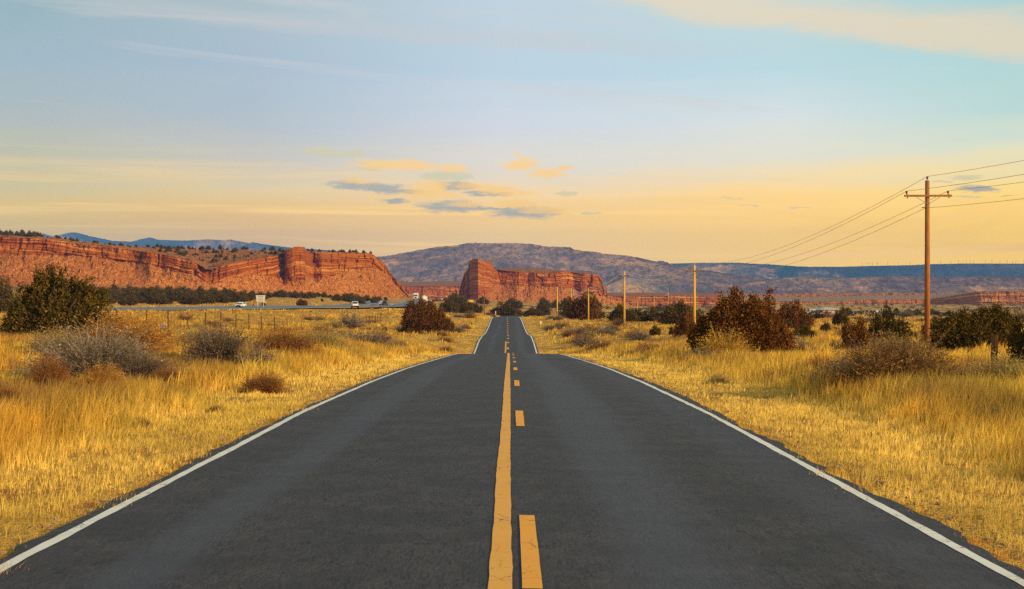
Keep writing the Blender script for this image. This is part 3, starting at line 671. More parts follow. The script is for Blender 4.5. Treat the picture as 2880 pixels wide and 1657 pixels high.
# step on the skyline between mountain and far mesa
stp = [(1840,742),(1850,733.5),(1866,734),(1870,737),(1878,738),(1884,745)]
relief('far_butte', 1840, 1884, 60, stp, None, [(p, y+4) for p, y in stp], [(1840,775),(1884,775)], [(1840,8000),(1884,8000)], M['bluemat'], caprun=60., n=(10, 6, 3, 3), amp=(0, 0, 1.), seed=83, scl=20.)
Ft = [(60,664),(81,662.7),(122,657),(142,662.7),(162,662.7),(190,655),(205,652.7),(228,657),(250,664),(284,671),(318,678),(370,679.7),(400,672),(421,668),(444,674),(526,677),(583,672.6),(620,675.5),(649,674),(683,681),(701,684),(711,681.5),(740,687),(822,697),(950,706),(1055,722),(1085,722),(1100,726)]
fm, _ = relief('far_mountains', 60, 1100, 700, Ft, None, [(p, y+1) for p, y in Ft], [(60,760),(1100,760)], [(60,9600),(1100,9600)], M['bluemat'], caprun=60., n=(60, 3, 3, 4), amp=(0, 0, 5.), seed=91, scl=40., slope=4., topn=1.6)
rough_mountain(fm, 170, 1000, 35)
# ------------------------------------------------------------------ vegetation meshes
def unit(v): return v/np.maximum(np.linalg.norm(v, axis=1, keepdims=True), 1e-9)
def leaves(rng, C, Dr, L, Wd, col, jitter=.25):
    """diamond leaves: centre C, direction Dr, length L, width Wd"""
    n = len(C); s = unit(np.cross(Dr, rng.normal(size=(n, 3))))
    L = L[:, None]; Wd = Wd[:, None]
    V = np.stack([C, C+Dr*L*.45+s*Wd*.5, C+Dr*L, C+Dr*L*.45-s*Wd*.5], 1).reshape(-1, 3)
    F = np.arange(n*4).reshape(n, 4)
    return V, F, np.repeat(col, 4, 0)
def crown_mesh(name, seed, n_clump, per, leaf, lobes, c1, c2, c3, sig=.030, up=.9):
    rng = np.random.default_rng(seed)
    lb = np.array(lobes, float)      # cx, cy, top, r, base
    w = lb[:, 3]**1.6*(lb[:, 2]-lb[:, 4]); w /= w.sum()
    k = rng.choice(len(lb), n_clump, p=w); L = lb[k]
    d = unit(rng.normal(size=(n_clump, 3)))
    r = rng.uniform(.25, 1, n_clump)**.45
    hz = (L[:, 2]-L[:, 4])/2; cz = (L[:, 2]+L[:, 4])/2
    q = d*r[:, None]
    # taper: flame-like lobes
    tz = q[:, 2]; tap = np.clip(1.0-.55*np.clip(tz, 0, 1), .25, 1)
    C = np.stack([L[:, 0]+q[:, 0]*L[:, 3]*tap, L[:, 1]+q[:, 1]*L[:, 3]*tap, cz+tz*hz], 1)
    C[:, 2] = np.maximum(C[:, 2], .015+rng.uniform(0, .05, n_clump))
    base = np.stack([c1, c2, c3])[rng.choice(3, n_clump, p=[.5, .32, .18])]
    tone = rng.uniform(.55, 1.45, n_clump)[:, None]
    rep = lambda a: np.repeat(a, per, 0)
    n = n_clump*per
    off = rng.normal(size=(n, 3))*sig*np.array([1, 1, 1.5])
    P_ = rep(C)+off
    Dr = unit(rep(unit(C-np.array([0, 0, .3])))*(1-up*.6)+np.array([0, 0, up])+rng.normal(size=(n, 3))*.38)
    col = rep(base*tone)*rng.uniform(.75, 1.25, (n, 1))
    P_[:, 2] = np.maximum(P_[:, 2], .005)
    V, F, Cc = leaves(rng, P_, Dr, leaf*rng.uniform(.6, 1.5, n), leaf*.52*rng.uniform(.7, 1.3, n), col)
    return mesh_np(name, V, [F], [M['leaf']], col=Cc)
def rnd_lobes(rng, k, peak=.55):
    o = [(0, 0, .70, .33, -.1)]
    for i in range(k*2):
        a = rng.uniform(0, 6.28); rr = rng.uniform(.05, .36); top = rng.uniform(peak, 1.)*(1-.9*max(0, rr-.2)*2)
        o.append((rr*math.cos(a)*1.05, rr*math.sin(a), top, rng.uniform(.08, .17), rng.uniform(-.05, .15)))
    for i in range(k): 
        a = rng.uniform(0, 6.28); rr = rng.uniform(.25, .42); o.append((rr*math.cos(a), rr*math.sin(a), rng.uniform(.25, .5), rng.uniform(.08, .14), -.05))
    o[1] = (o[1][0]*.4, o[1][1]*.4, 1., .13, .1)
    return o
def trunk_mesh(name, seed, k=5):
    rng = random.Random(seed); mb = MB()
    for i in range(k):
        a = rng.uniform(0, 6.28); r = rng.uniform(.05, .28); h = rng.uniform(.45, .85)
        p = [(.02*math.cos(a), .02*math.sin(a), -.03)]
        for j in range(1, 6):
            t = j/5; p.append((r*t*math.cos(a)+rng.uniform(-.02, .02), r*t*math.sin(a)+rng.uniform(-.02, .02), h*t**.85))
        mb.tube(p, [.018*(1-.8*j/5)+.002 for j in range(6)], 5)
    me = bpy.data.meshes.new(name); me.from_pydata(mb.v, [], mb.f); me.materials.append(M['bark']); return me
G1, G2, G3 = np.array([.105,.066,.009]), np.array([.15,.080,.011]), np.array([.055,.046,.008])
RU1, RU2, RU3 = np.array([.21,.068,.010]), np.array([.13,.048,.009]), np.array([.32,.12,.018])
CR = {}
rg_ = np.random.default_rng(5)
for i in range(5): CR['small%d' % i] = (crown_mesh('crown', 100+i, 200, 10, .10, rnd_lobes(rg_, 3+i % 3), G1, G2, G3, .05), trunk_mesh('trunk', i, 3))
for i in range(6): CR['mid%d' % i] = (crown_mesh('crown', 200+i, 640, 12, .056, rnd_lobes(rg_, 5+i % 4), G1, G2, G3, .034), trunk_mesh('trunk', 20+i, 4))
for i in range(3): CR['rmid%d' % i] = (crown_mesh('crown', 300+i, 700, 12, .052, rnd_lobes(rg_, 6+i), RU1, RU2, G1*1.3, .032), trunk_mesh('trunk', 30+i, 4))
CR['bigleft'] = (crown_mesh('crown', 400, 3000, 14, .032,
    [(-.17,0,.90,.09,.1),(-.20,.03,.99,.045,.4),(-.09,.03,1.0,.055,.3),(-.02,.03,.86,.07,.3),(.02,-.05,.97,.045,.3),(.07,.1,.84,.08,.1),(.14,.05,.93,.04,.4),(.20,0,.80,.09,.1),(.25,-.04,.86,.035,.3),(.31,.05,.66,.10,.1),(.36,0,.72,.035,.3),(-.27,.05,.74,.10,.05),(-.33,0,.80,.035,.3),(-.37,0,.55,.10,.0),(0,0,.62,.30,-.05),(.30,-.05,.42,.18,-.05),(-.3,-.1,.40,.18,-.05),(.43,0,.30,.07,.08),(-.46,0,.30,.05,.1)], G1, G2*1.1, G3, .020), trunk_mesh('trunk', 41, 8))
CR['bigright'] = (crown_mesh('crown', 410, 3800, 14, .028,
    [(-.17,0,.90,.035,.6),(-.05,.02,.95,.07,.4),(.0,.03,.93,.05,.5),(.12,0,.86,.06,.4),(.27,0,.96,.035,.5),(.22,.02,.82,.06,.4),(.12,-.05,.78,.22,.0),(-.12,0,.78,.21,.0),(-.26,.05,.58,.17,.0),(.28,.03,.60,.19,.0),(0,0,.62,.36,-.05),(-.33,0,.26,.09,.02),(.37,0,.30,.11,0),(-.40,0,.42,.05,.15)], RU1*.8, RU2, (RU3+G2)*.5, .018), trunk_mesh('trunk', 42, 9))
CR['bigcentre'] = (crown_mesh('crown', 420, 1700, 14, .036,
    [(-.3,0,.95,.14,.1),(-.12,0,1.,.13,.2),(.05,0,.9,.16,.1),(.22,0,.7,.16,.05),(.36,0,.45,.10,.1),(-.05,0,.6,.3,.1),(-.38,0,.6,.1,.0),(-.25,-.1,.35,.16,-.2),(.43,0,.36,.05,.1)], RU2*1.1, RU1*.95, G2*.9, .024), trunk_mesh('trunk', 43, 6))
CR['wideright'] = (crown_mesh('crown', 430, 3000, 14, .030,
    [(-.36,0,.72,.12,.0),(-.25,0,.86,.12,.0),(-.12,0,.92,.13,.0),(.0,0,.86,.13,.0),(.13,.05,.95,.14,.0),(.26,.05,1.0,.14,.0),(.38,.05,.9,.12,.0),(0,0,.6,.36,-.1),(-.44,0,.35,.07,.0)], G1, G2*1.1, G3, .019), trunk_mesh('trunk', 44, 8))
NUM = {}
def ordw(n):
    ones = ['', 'first', 'second', 'third', 'fourth', 'fifth', 'sixth', 'seventh', 'eighth', 'ninth', 'tenth', 'eleventh', 'twelfth', 'thirteenth', 'fourteenth', 'fifteenth', 'sixteenth', 'seventeenth', 'eighteenth', 'nineteenth']
    tens = {2: 'twent', 3: 'thirt', 4: 'fort', 5: 'fift', 6: 'sixt', 7: 'sevent', 8: 'eight', 9: 'ninet'}
    if n >= 100: return 'one hundredth' if n == 100 else 'hundred and '+ordw(n-100)
    if n < 20: return ones[n]
    t, o = divmod(n, 10)
    return tens[t]+'ieth' if o == 0 else tens[t]+'y-'+ones[o]
def tree(name, kind, x, y, w, h, rz, label, group, z=None, sink=.03, parts=True, cat='tree'):
    z = Hs(x, y) if z is None else z
    e = empty(name, (x, y, z-sink*h), rz, label=label, cat=cat, group=group)
    e.scale = (w, w, h)
    cm, tm = CR[kind]
    link('crown', cm, e)
    if parts: link('trunk', tm, e)
    return e
NEAR = []   # (x, y, r) keep tall grass low here
def tree_px(name, kind, px, base, wpx, hpx, label, group, rz=0., d0=20., d1=3000., **k):
    x, y = at(px, base, d0, d1); s = y/FX
    NEAR.append((x, y, wpx*s*.42))
    return tree(name, kind, x, y, wpx*s, hpx*s, rz, label, group, **k)
# --- junipers the photograph shows one by one
tree_px('juniper_tree', 'bigleft', 172, 955, 325, 212, 'largest dark green juniper at the left edge behind the grey shrub, several pointed tops', None, d0=60)
tree_px('juniper_tree', 'bigright', 2080, 1002, 318, 208, 'large rusty brown juniper right of the road with thin spires sticking up', None, d0=55)
tree_px('juniper_tree', 'bigcentre', 1203, 938, 152, 100, 'reddish brown rounded juniper left of the road just before its second rise', None, d0=150)
tree_px('juniper_tree', 'wideright', 2740, 1010, 250, 150, 'wide dark green juniper thicket behind the weathered post at the right edge', None, d0=60)
tree_px('juniper_tree', 'mid5', 2925, 1052, 200, 215, 'dark juniper cut by the right edge of the picture, nearest on that side', None, d0=25)
tree_px('juniper_tree', 'mid3', 2635, 965, 84, 84, 'dark upright juniper directly behind the foot of the nearest utility pole', None, d0=80)
tree_px('juniper_tree', 'rmid0', 2416, 994, 118, 108, 'leaning rusty juniper in front of the dark rounded one left of the nearest pole', None, rz=.5, d0=70)
tree_px('juniper_tree', 'mid4', 2488, 982, 170, 120, 'broad dark juniper left of the nearest utility pole, behind the leaning rusty one', None, d0=76)
mid = [  # px, base, w, h, kind, label
 (14,880,70,74,'mid0','dark juniper cut by the left edge beyond the largest one'),
 (-30,870,90,80,'mid2','juniper mostly outside the left edge'),
 (1263,880,50,30,'mid1','green juniper right behind the reddish rounded one at the highway bend'),
 (1305,881,44,26,'mid2','dark low juniper between the highway bend and the dark pole'),
 (1339,880,34,22,'mid3','dark juniper leaning right just left of the dark pole'),
 (1273,856,46,22,'small0','juniper beside the yellow diamond sign at the highway bend'),
 (1300,860,30,24,'small1','juniper at the left foot of the red butte'),
 (1322,863,18,9,'small2','tiny round bush under the yellow board at the red butte'),
 (1358,856,36,16,'small3','juniper under the yellow patch at the foot of the red butte'),
 (1421,889,80,30,'mid0','wide dark green juniper filling the crest where the road vanishes'),
 (1440,868,58,22,'mid4','wide green juniper on the slope above the road crest'),
 (1499,890,58,20,'mid5','low dark juniper right of the road crest'),
 (1529,886,40,32,'mid1','two-tiered juniper behind the white marker post'),
 (1530,862,32,18,'small4','round juniper at the foot of the red butte above the two-tiered one'),
 (1562,866,30,16,'small1','low juniper left of the second thin pole under the butte'),
 (1592,872,42,26,'mid3','dark juniper between two thin poles under the butte'),
 (1604,894,60,26,'mid2','dark low juniper at the left end of the brown clump under the butte'),
 (1642,900,92,60,'rmid1','tall brown juniper in front of the right half of the butte'),
 (1678,866,28,20,'small0','dark juniper peeping out right of the tall brown one'),
 (1690,896,22,18,'small3','small bush at the right end of the brown clump under the butte'),
 (1746,905,84,36,'mid4','rounded dark juniper directly behind the third utility pole'),
 (1797,903,50,26,'mid1','dark juniper touching the one behind the third utility pole'),
 (1838,903,58,30,'mid0','dark juniper right of the pair behind the third utility pole'),
 (1853,876,20,16,'small2','small dark juniper by the curved street lamp'),
 (1888,875,52,14,'small4','low dark juniper strip under the thin far poles'),
 (1915,914,92,54,'mid5','green juniper left of the second utility pole'),
 (1928,950,56,58,'rmid2','brown juniper around the foot of the second utility pole'),
 (1840,944,28,22,'small1','small dark bush alone in the grass left of the second pole'),
 (1889,941,17,18,'small3','tiny dark bush beside the second pole on its left'),
 (2236,924,84,62,'rmid0','brown green juniper behind the right side of the large rusty one'),
 (2263,952,56,34,'mid2','small dark juniper right of the large rusty one'),
 (2324,939,33,25,'mid3','small cone shaped juniper alone in the pale grass'),
 (2368,918,46,42,'mid1','juniper with two tiers standing before the ranch building'),
 (2376,942,26,20,'small0','low juniper between the cone shaped one and the leaning one'),
 (2350,931,22,8,'small2','flat bush behind the cone shaped juniper'),
 (2561,952,32,20,'small1','low juniper left of the nearest pole behind the broad dark one'),
 (2535,946,36,18,'small4','bush touching the broad dark juniper on its right'),
 (2385,888,26,18,'small3','dark tree in front of the ranch building'),
 (2522,886,24,12,'small0','bush on the flat right of the ranch building'),
 (2558,890,22,14,'small2','bush left of the nearest pole on the far flat'),
 (2580,884,26,12,'small3','bush touching the nearest pole on the far flat'),
 (2622,886,36,12,'small4','low bush right of the nearest pole on the far flat'),
 (2664,888,24,10,'small1','low bush on the far flat above the dark juniper thicket'),
 (2300,898,34,14,'small3','low scrub left of the two-tiered juniper'),
 (2212,930,30,24,'small4','dark bush between the large rusty juniper and its neighbour'),
 (2600,945,24,22,'small2','slim juniper just left of the nearest pole'),
]
for i, (px, b, w, h, kd, lab) in enumerate(mid):
    tree_px('juniper_tree', kd, px, b, w*1.32, h*1.40, lab, 'junipers in the field', rz=i*1.3 % 6.28, d0=60, parts=w > 40)
# --- the dark band of junipers below the long mesa
rb = random.Random(12); band = []
tb = [(235,800,868),(300,796,868),(350,796,868),(400,798,862),(440,802,856),(500,798,857),(540,802,858),(600,806,856),(660,810,852),(700,812,846),(780,818,838),(860,820,840),(905,826,834),(955,822,848),(1010,824,856),(1055,830,856)]
for k in range(98):
    t = k/97; px = 235+ (t**.95)*(1062-235)+rb.uniform(-8, 8)
    top = ip(px, [(a, b) for a, b, c in tb]); bot = ip(px, [(a, c) for a, b, c in tb])
    hh = rb.uniform(14, 34)*(1.3 if px < 420 else 1.15 if px < 700 else .72)
    if 885 < px < 945: hh *= .6
    y0 = rb.uniform(min(top+hh, bot-3), bot); band.append((px, y0, hh*rb.uniform(1.5, 2.4), hh))
band.sort()
for k, (px, b, w, h) in enumerate(band):
    tree_px('juniper_tree', ('mid%d' % (k % 6)) if h > 18 else 'small%d' % (k % 5), px, b, w, h, ordw(k+1)+' juniper from the left in the dark band below the long red mesa', 'band of junipers below the long mesa', rz=k*.9 % 6.28, d0=330, d1=1100, parts=False)
for px, b, w, h, lab in [(740,862,26,10,'low dark bush just right of the highway sign'),(712,863,8,7,'small round bush close to the highway sign'),(849,862,38,24,'spiky reddish bush on the bank above the highway'),(906,848,12,8,'tiny dark bush alone on the bank right of the spiky one'),(1085,845,16,10,'small bush at the right foot of the long mesa'),(895,810,12,8,'dark bush low on the long mesa slope'),(990,816,14,9,'dark bush on the rubble near the mesa end'),(216,846,40,16,'low bush left end of the dark band'),(330,785,24,12,'lone bush on the talus of the long mesa at left'),(408,789,14,8,'lone round bush on the mesa talus, second from left')]:
    tree_px('shrub', 'rmid1' if w == 38 else 'small2', px, b, w, h, lab, 'bushes on the bank and talus', d0=330, d1=1100, parts=False, cat='bush')
# --- bushes along the top of the long mesa and on the butte
k = 0; tops = []
for i in range(150):
    px = rb.choice([rb.uniform(0, 120), rb.uniform(110, 480), rb.uniform(440, 800), rb.uniform(440, 800), rb.uniform(440, 800), rb.uniform(865, 1045)])
    t = rb.choice([1., 1., .8, .5, .3]) if 440 < px < 800 else 1.
    if px < 440 or px > 860: t = rb.uniform(.7, 1.)
    tops.append((px, t, rb.uniform(5, 13)*(1.3 if px < 110 else 1.)*(.75 if px > 860 else 1)*(.8 if 110 < px < 440 else 1)))
tops.sort()
for i, (px, t, h) in enumerate(tops):
    x, y, z = topL(px, t); s = y/FX
    tree('juniper_bush', 'small%d' % (i % 5), x, y, h*s*rb.uniform(1.1, 1.7), h*s, i*.7 % 6.28, ordw(i+1)+' juniper bush from the left along the top of the long red mesa', 'juniper bushes on top of the long mesa', z=z, parts=False, cat='bush')

# ------------------------------------------------------------------ twiggy shrubs
def shrub_mesh(seed, n_tw, n_leaf, c_tw, c_lf, c_lf2, leaf=.03, spread=.9, thick=.006, droop=.1, rad=.10):
    rng = np.random.default_rng(seed)
    a = rng.uniform(0, 2*math.pi, n_tw); tilt = np.arccos(1-rng.uniform(0, 1, n_tw)*spread)
    out = np.stack([np.cos(a), np.sin(a), a*0], 1)
    base = out*rng.uniform(0, rad, (n_tw, 1))+np.stack([rng.normal(size=n_tw)*.04, rng.normal(size=n_tw)*.04, a*0], 1)
    dr = unit(out*np.sin(tilt)[:, None]*1.1+np.array([0, 0, 1.])*np.cos(tilt)[:, None]+.10*rng.normal(size=(n_tw, 3)))
    dr[:, 2] = np.abs(dr[:, 2])
    bump = .72+.42*fbm(a*1.6, tilt*3, seed, 3)
    L = rng.uniform(.45, 1., n_tw)**.6*bump
    ts = np.array([0, .35, .7, 1.])
    side = unit(np.cross(dr, rng.normal(size=(n_tw, 3))))
    curve = rng.normal(size=(n_tw, 3))*.08
    pts = base[:, None]+dr[:, None]*(L[:, None]*ts)[..., None]*np.array([.5, .5, 1.])+curve[:, None]*(ts**2)[:, None]
    pts[..., 2] -= droop*(ts**2)*L[:, None]; pts[..., 2] = np.maximum(pts[..., 2], .0)
    wd = thick*np.array([1.3, 1., .7, .25])
    A = pts-side[:, None]*wd[:, None]; B = pts+side[:, None]*wd[:, None]
    V = np.stack([A, B], 2).reshape(n_tw*8, 3)
    b = np.arange(n_tw)[:, None]*8
    F = np.concatenate([b+np.array([0, 1, 3, 2])+2*i for i in range(3)]).reshape(-1, 4)
    F = np.concatenate([(b+np.array([2*i, 2*i+1, 2*i+3, 2*i+2])) for i in range(3)])
    ct = np.repeat(np.array(c_tw)*rng.uniform(.6, 1.4, (n_tw, 1)), 8, 0)
    stems = mesh_np('branches', V, [F], [M['twig']], col=ct)
    k = rng.integers(0, n_tw, n_leaf); t = rng.uniform(.35, 1.05, n_leaf)**.7
    p = base[k]+dr[k]*(L[k]*t)[:, None]*np.array([.5, .5, 1.])+curve[k]*(t**2)[:, None]
    p[:, 2] -= droop*t**2*L[k]; p += rng.normal(size=(n_leaf, 3))*.022; p[:, 2] = np.maximum(p[:, 2], .005)
    tone = .6+.8*fbm(p[:, 0]*7+p[:, 2]*5, p[:, 1]*7+9, seed+1, 3)
    mixk = (vn(p[:, 0]*6, p[:, 2]*6, seed+4) > .55)[:, None]
    cl = np.where(mixk, np.array(c_lf), np.array(c_lf2))*tone[:, None]*rng.uniform(.75, 1.25, (n_leaf, 1))
    V, F, C = leaves(rng, p, unit(dr[k]+rng.normal(size=(n_leaf, 3))*.6), leaf*rng.uniform(.5, 1.5, n_leaf), leaf*.30*rng.uniform(.6, 1.4, n_leaf), cl)
    fol = mesh_np('foliage', V, [F], [M['twig']], col=C)
    return fol, stems
SH = {
 'grey': shrub_mesh(1, 2200, 14000, (.34,.24,.16), (.36,.27,.17), (.26,.19,.13), .035, .95, .0035),
 'grey2': shrub_mesh(2, 1600, 13000, (.22,.14,.09), (.24,.16,.10), (.16,.11,.075), .035, .9, .0035),
 'orange': shrub_mesh(3, 1200, 15000, (.36,.20,.07), (.62,.30,.045), (.50,.20,.03), .034, .8, .003),
 'rust': shrub_mesh(4, 1100, 13000, (.25,.12,.05), (.40,.15,.03), (.26,.10,.03), .034, .9, .003),
 'olive': shrub_mesh(5, 1300, 13000, (.34,.24,.10), (.50,.34,.085), (.40,.25,.08), .034, .85, .003),
 'yellow': shrub_mesh(6, 900, 9000, (.55,.33,.07), (.80,.46,.07), (.66,.34,.05), .034, .8, .003),
 'brown': shrub_mesh(7, 2000, 30000, (.26,.14,.06), (.36,.18,.045), (.22,.11,.04), .030, .9, .0032),
 'greylow': shrub_mesh(8, 300, 1400, (.24,.17,.12), (.30,.22,.14), (.20,.14,.10), .07, .95, .008),
 'brownlow': shrub_mesh(9, 300, 1500, (.26,.13,.06), (.34,.17,.06), (.22,.10,.04), .07, .95, .008),
 'olivelow': shrub_mesh(10, 300, 1500, (.34,.24,.10), (.42,.30,.09), (.30,.20,.07), .07, .9, .008),
}
def shrub(kind, px, base, w, h, label, group=None, name='shrub', d0=12., d1=900., sink=.04, rz=None):
    x, y = at(px, base, d0, d1); s = y/FX
    f, st = SH[kind]; NEAR.append((x, y, w*s*.40))
    e = empty(name, (x, y, Hs(x, y)-sink*h*s), rz if rz is not None else (px*.37) % 6.28, label=label, cat='shrub', group=group)
    e.scale = (w*s*1.42, w*s*1.42, h*s*1.6)
    link('foliage', f, e); link('branches', st, e); return e
shrub('grey', 262, 1066, 270, 112, 'large grey twiggy shrub below the largest juniper on the left', d0=20)
shrub('grey2', 395, 1072, 140, 66, 'dark grey shrub touching the right side of the large grey twiggy one', d0=20)
shrub('orange', 345, 1000, 220, 96, 'orange yellow shrub behind the large grey twiggy one', d0=30)
shrub('orange', 290, 1098, 95, 58, 'small bright orange shrub at the foot of the large grey one', d0=20)
shrub('rust', 140, 1085, 90, 70, 'rusty orange shrub left of the large grey twiggy one', d0=20)
shrub('olive', 150, 1000, 110, 60, 'straw coloured shrub under the largest juniper', d0=30)
shrub('grey2', 622, 1022, 150, 88, 'dark grey brown shrub left of the small pale bleached bush', d0=25)
shrub('greylow', 720, 1035, 100, 52, 'low dark shrub right of the small pale bleached bush', d0=25)
shrub('yellow', 688, 1030, 38, 50, 'small pale bleached upright bush between two dark shrubs', d0=25)
shrub('rust', 800, 1010, 150, 76, 'rusty brown shrub in front of the fence on the left', d0=25)
shrub('olive', 900, 1000, 130, 60, 'olive straw shrub right of the rusty brown one', d0=30)
shrub('olive', 560, 985, 120, 55, 'pale olive shrub behind the dark grey brown one', d0=35)
shrub('rust', 742, 1105, 100, 50, 'low rusty shrub close to the left road edge', d0=18)
shrub('rust', 478, 1085, 90, 44, 'reddish low shrub in tall grass left of the road', d0=20)
shrub('rust', 15, 1135, 80, 40, 'reddish low shrub at the left edge of the picture', d0=18)
shrub('greylow', 450, 962, 110, 36, 'low grey brush behind the nearest fence posts', d0=60)
shrub('greylow', 1030, 975, 110, 40, 'grey low shrub right of the olive straw one', d0=40)
shrub('olivelow', 960, 955, 70, 26, 'small olive tuft in front of the fence', d0=60)
shrub('brown', 2530, 1116, 255, 140, 'largest brown twiggy shrub in front of the nearest utility pole', d0=18)
shrub('grey2', 2395, 1098, 170, 78, 'grey twiggy shrub touching the largest brown one on its left', d0=18)
shrub('rust', 2300, 1065, 80, 55, 'small rusty shrub left of the grey twiggy one', d0=22)
shrub('yellow', 2040, 1010, 120, 68, 'bright yellow shrub in front of the large rusty juniper', d0=30)
shrub('greylow', 1975, 1018, 110, 32, 'low grey brush left of the bright yellow shrub', d0=30)
shrub('olive', 2815, 1110, 170, 90, 'straw coloured twiggy shrub at the right edge below the post', d0=18)
shrub('olive', 2520, 1010, 130, 52, 'pale olive shrub behind the largest brown one', d0=30)
shrub('greylow', 2425, 1008, 120, 30, 'low grey brush at the foot of the leaning rusty juniper', d0=35)
shrub('olivelow', 2020, 1080, 50, 24, 'small green tuft near the right road edge', d0=15)
shrub('greylow', 2365, 1058, 50, 42, 'small grey dead shrub standing alone left of the brown one', d0=20)
# small clumps in the middle field, each its own thing
cl = [(1700,945,46,22,'greylow'),(1660,938,60,22,'brownlow'),(1620,940,60,16,'greylow'),(1600,948,36,18,'brownlow'),(1580,922,40,14,'brownlow'),(1712,943,40,24,'greylow'),(1640,962,50,22,'brownlow'),(1690,985,60,30,'brownlow'),(1645,975,54,26,'greylow'),(1555,928,50,14,'greylow'),(1562,900,46,13,'greylow'),(1795,958,50,24,'greylow'),(1730,930,30,14,'brownlow'),(1785,952,40,22,'brownlow'),(1322,895,30,18,'brownlow'),(1290,893,32,10,'greylow'),(1310,925,24,12,'brownlow'),(1280,935,56,16,'greylow'),(1128,934,34,16,'greylow'),(1240,945,36,12,'brownlow'),(1255,990,30,14,'brownlow'),(1250,962,40,14,'brownlow'),(985,925,60,44,'greylow'),(945,925,44,20,'olivelow'),(900,902,40,12,'olivelow'),(1045,912,36,14,'greylow'),(1375,886,18,8,'brownlow'),(1388,892,14,8,'brownlow'),(2170,1000,60,20,'greylow'),(2260,985,50,16,'greylow'),(2300,1000,46,18,'greylow'),(2345,975,40,14,'brownlow'),(2200,1040,50,24,'greylow'),(2520,1150,60,26,'greylow'),(2660,1120,56,30,'greylow'),(2700,1170,60,34,'brownlow'),(2800,1190,44,40,'greylow'),(2590,1195,36,26,'brownlow'),(2745,1135,38,30,'greylow'),(2850,1160,40,24,'brownlow'),(1785,1004,70,20,'brownlow'),(1860,1010,60,18,'brownlow'),(1830,985,40,16,'greylow'),(1870,970,44,14,'olivelow'),(170,1120,40,20,'greylow'),(255,1125,36,16,'greylow'),(610,1160,36,20,'brownlow'),(400,1205,40,26,'brownlow'),(860,975,60,26,'greylow'),(1075,960,50,20,'brownlow'),(1100,985,50,20,'greylow'),(520,930,50,18,'greylow'),(600,925,40,14,'brownlow'),(675,905,24,8,'olivelow'),(760,920,30,10,'brownlow'),(2440,905,40,12,'greylow'),(2410,900,30,8,'brownlow'),(2600,905,40,10,'greylow'),(2540,915,40,8,'greylow'),(2700,900,50,10,'greylow')]
rs_ = random.Random(31)
for i in range(60):
    px_ = rs_.choice([rs_.uniform(480, 1270), rs_.uniform(1600, 2880), rs_.uniform(1600, 2880)]); b_ = rs_.uniform(888, 1000) if px_ > 1500 else rs_.uniform(900, 990)
    w_ = rs_.uniform(24, 60)*(.5+(b_-870)/130*.7); cl.append((px_, b_, w_, w_*rs_.uniform(.35, .6), rs_.choice(['greylow', 'brownlow', 'brownlow', 'olivelow'])))
cl.sort()
nL = sum(c[0] < 1440 for c in cl)
for i, (px, b, w, h, kd) in enumerate(cl):
    lab = ordw(i+1)+' low brush clump from the left, in the grass left of the road' if i < nL else ordw(len(cl)-i)+' low brush clump from the right, in the grass right of the road'
    shrub(kd, px, b, w, h, lab, 'low brush clumps in the grass', 'brush_clump', d0=14)

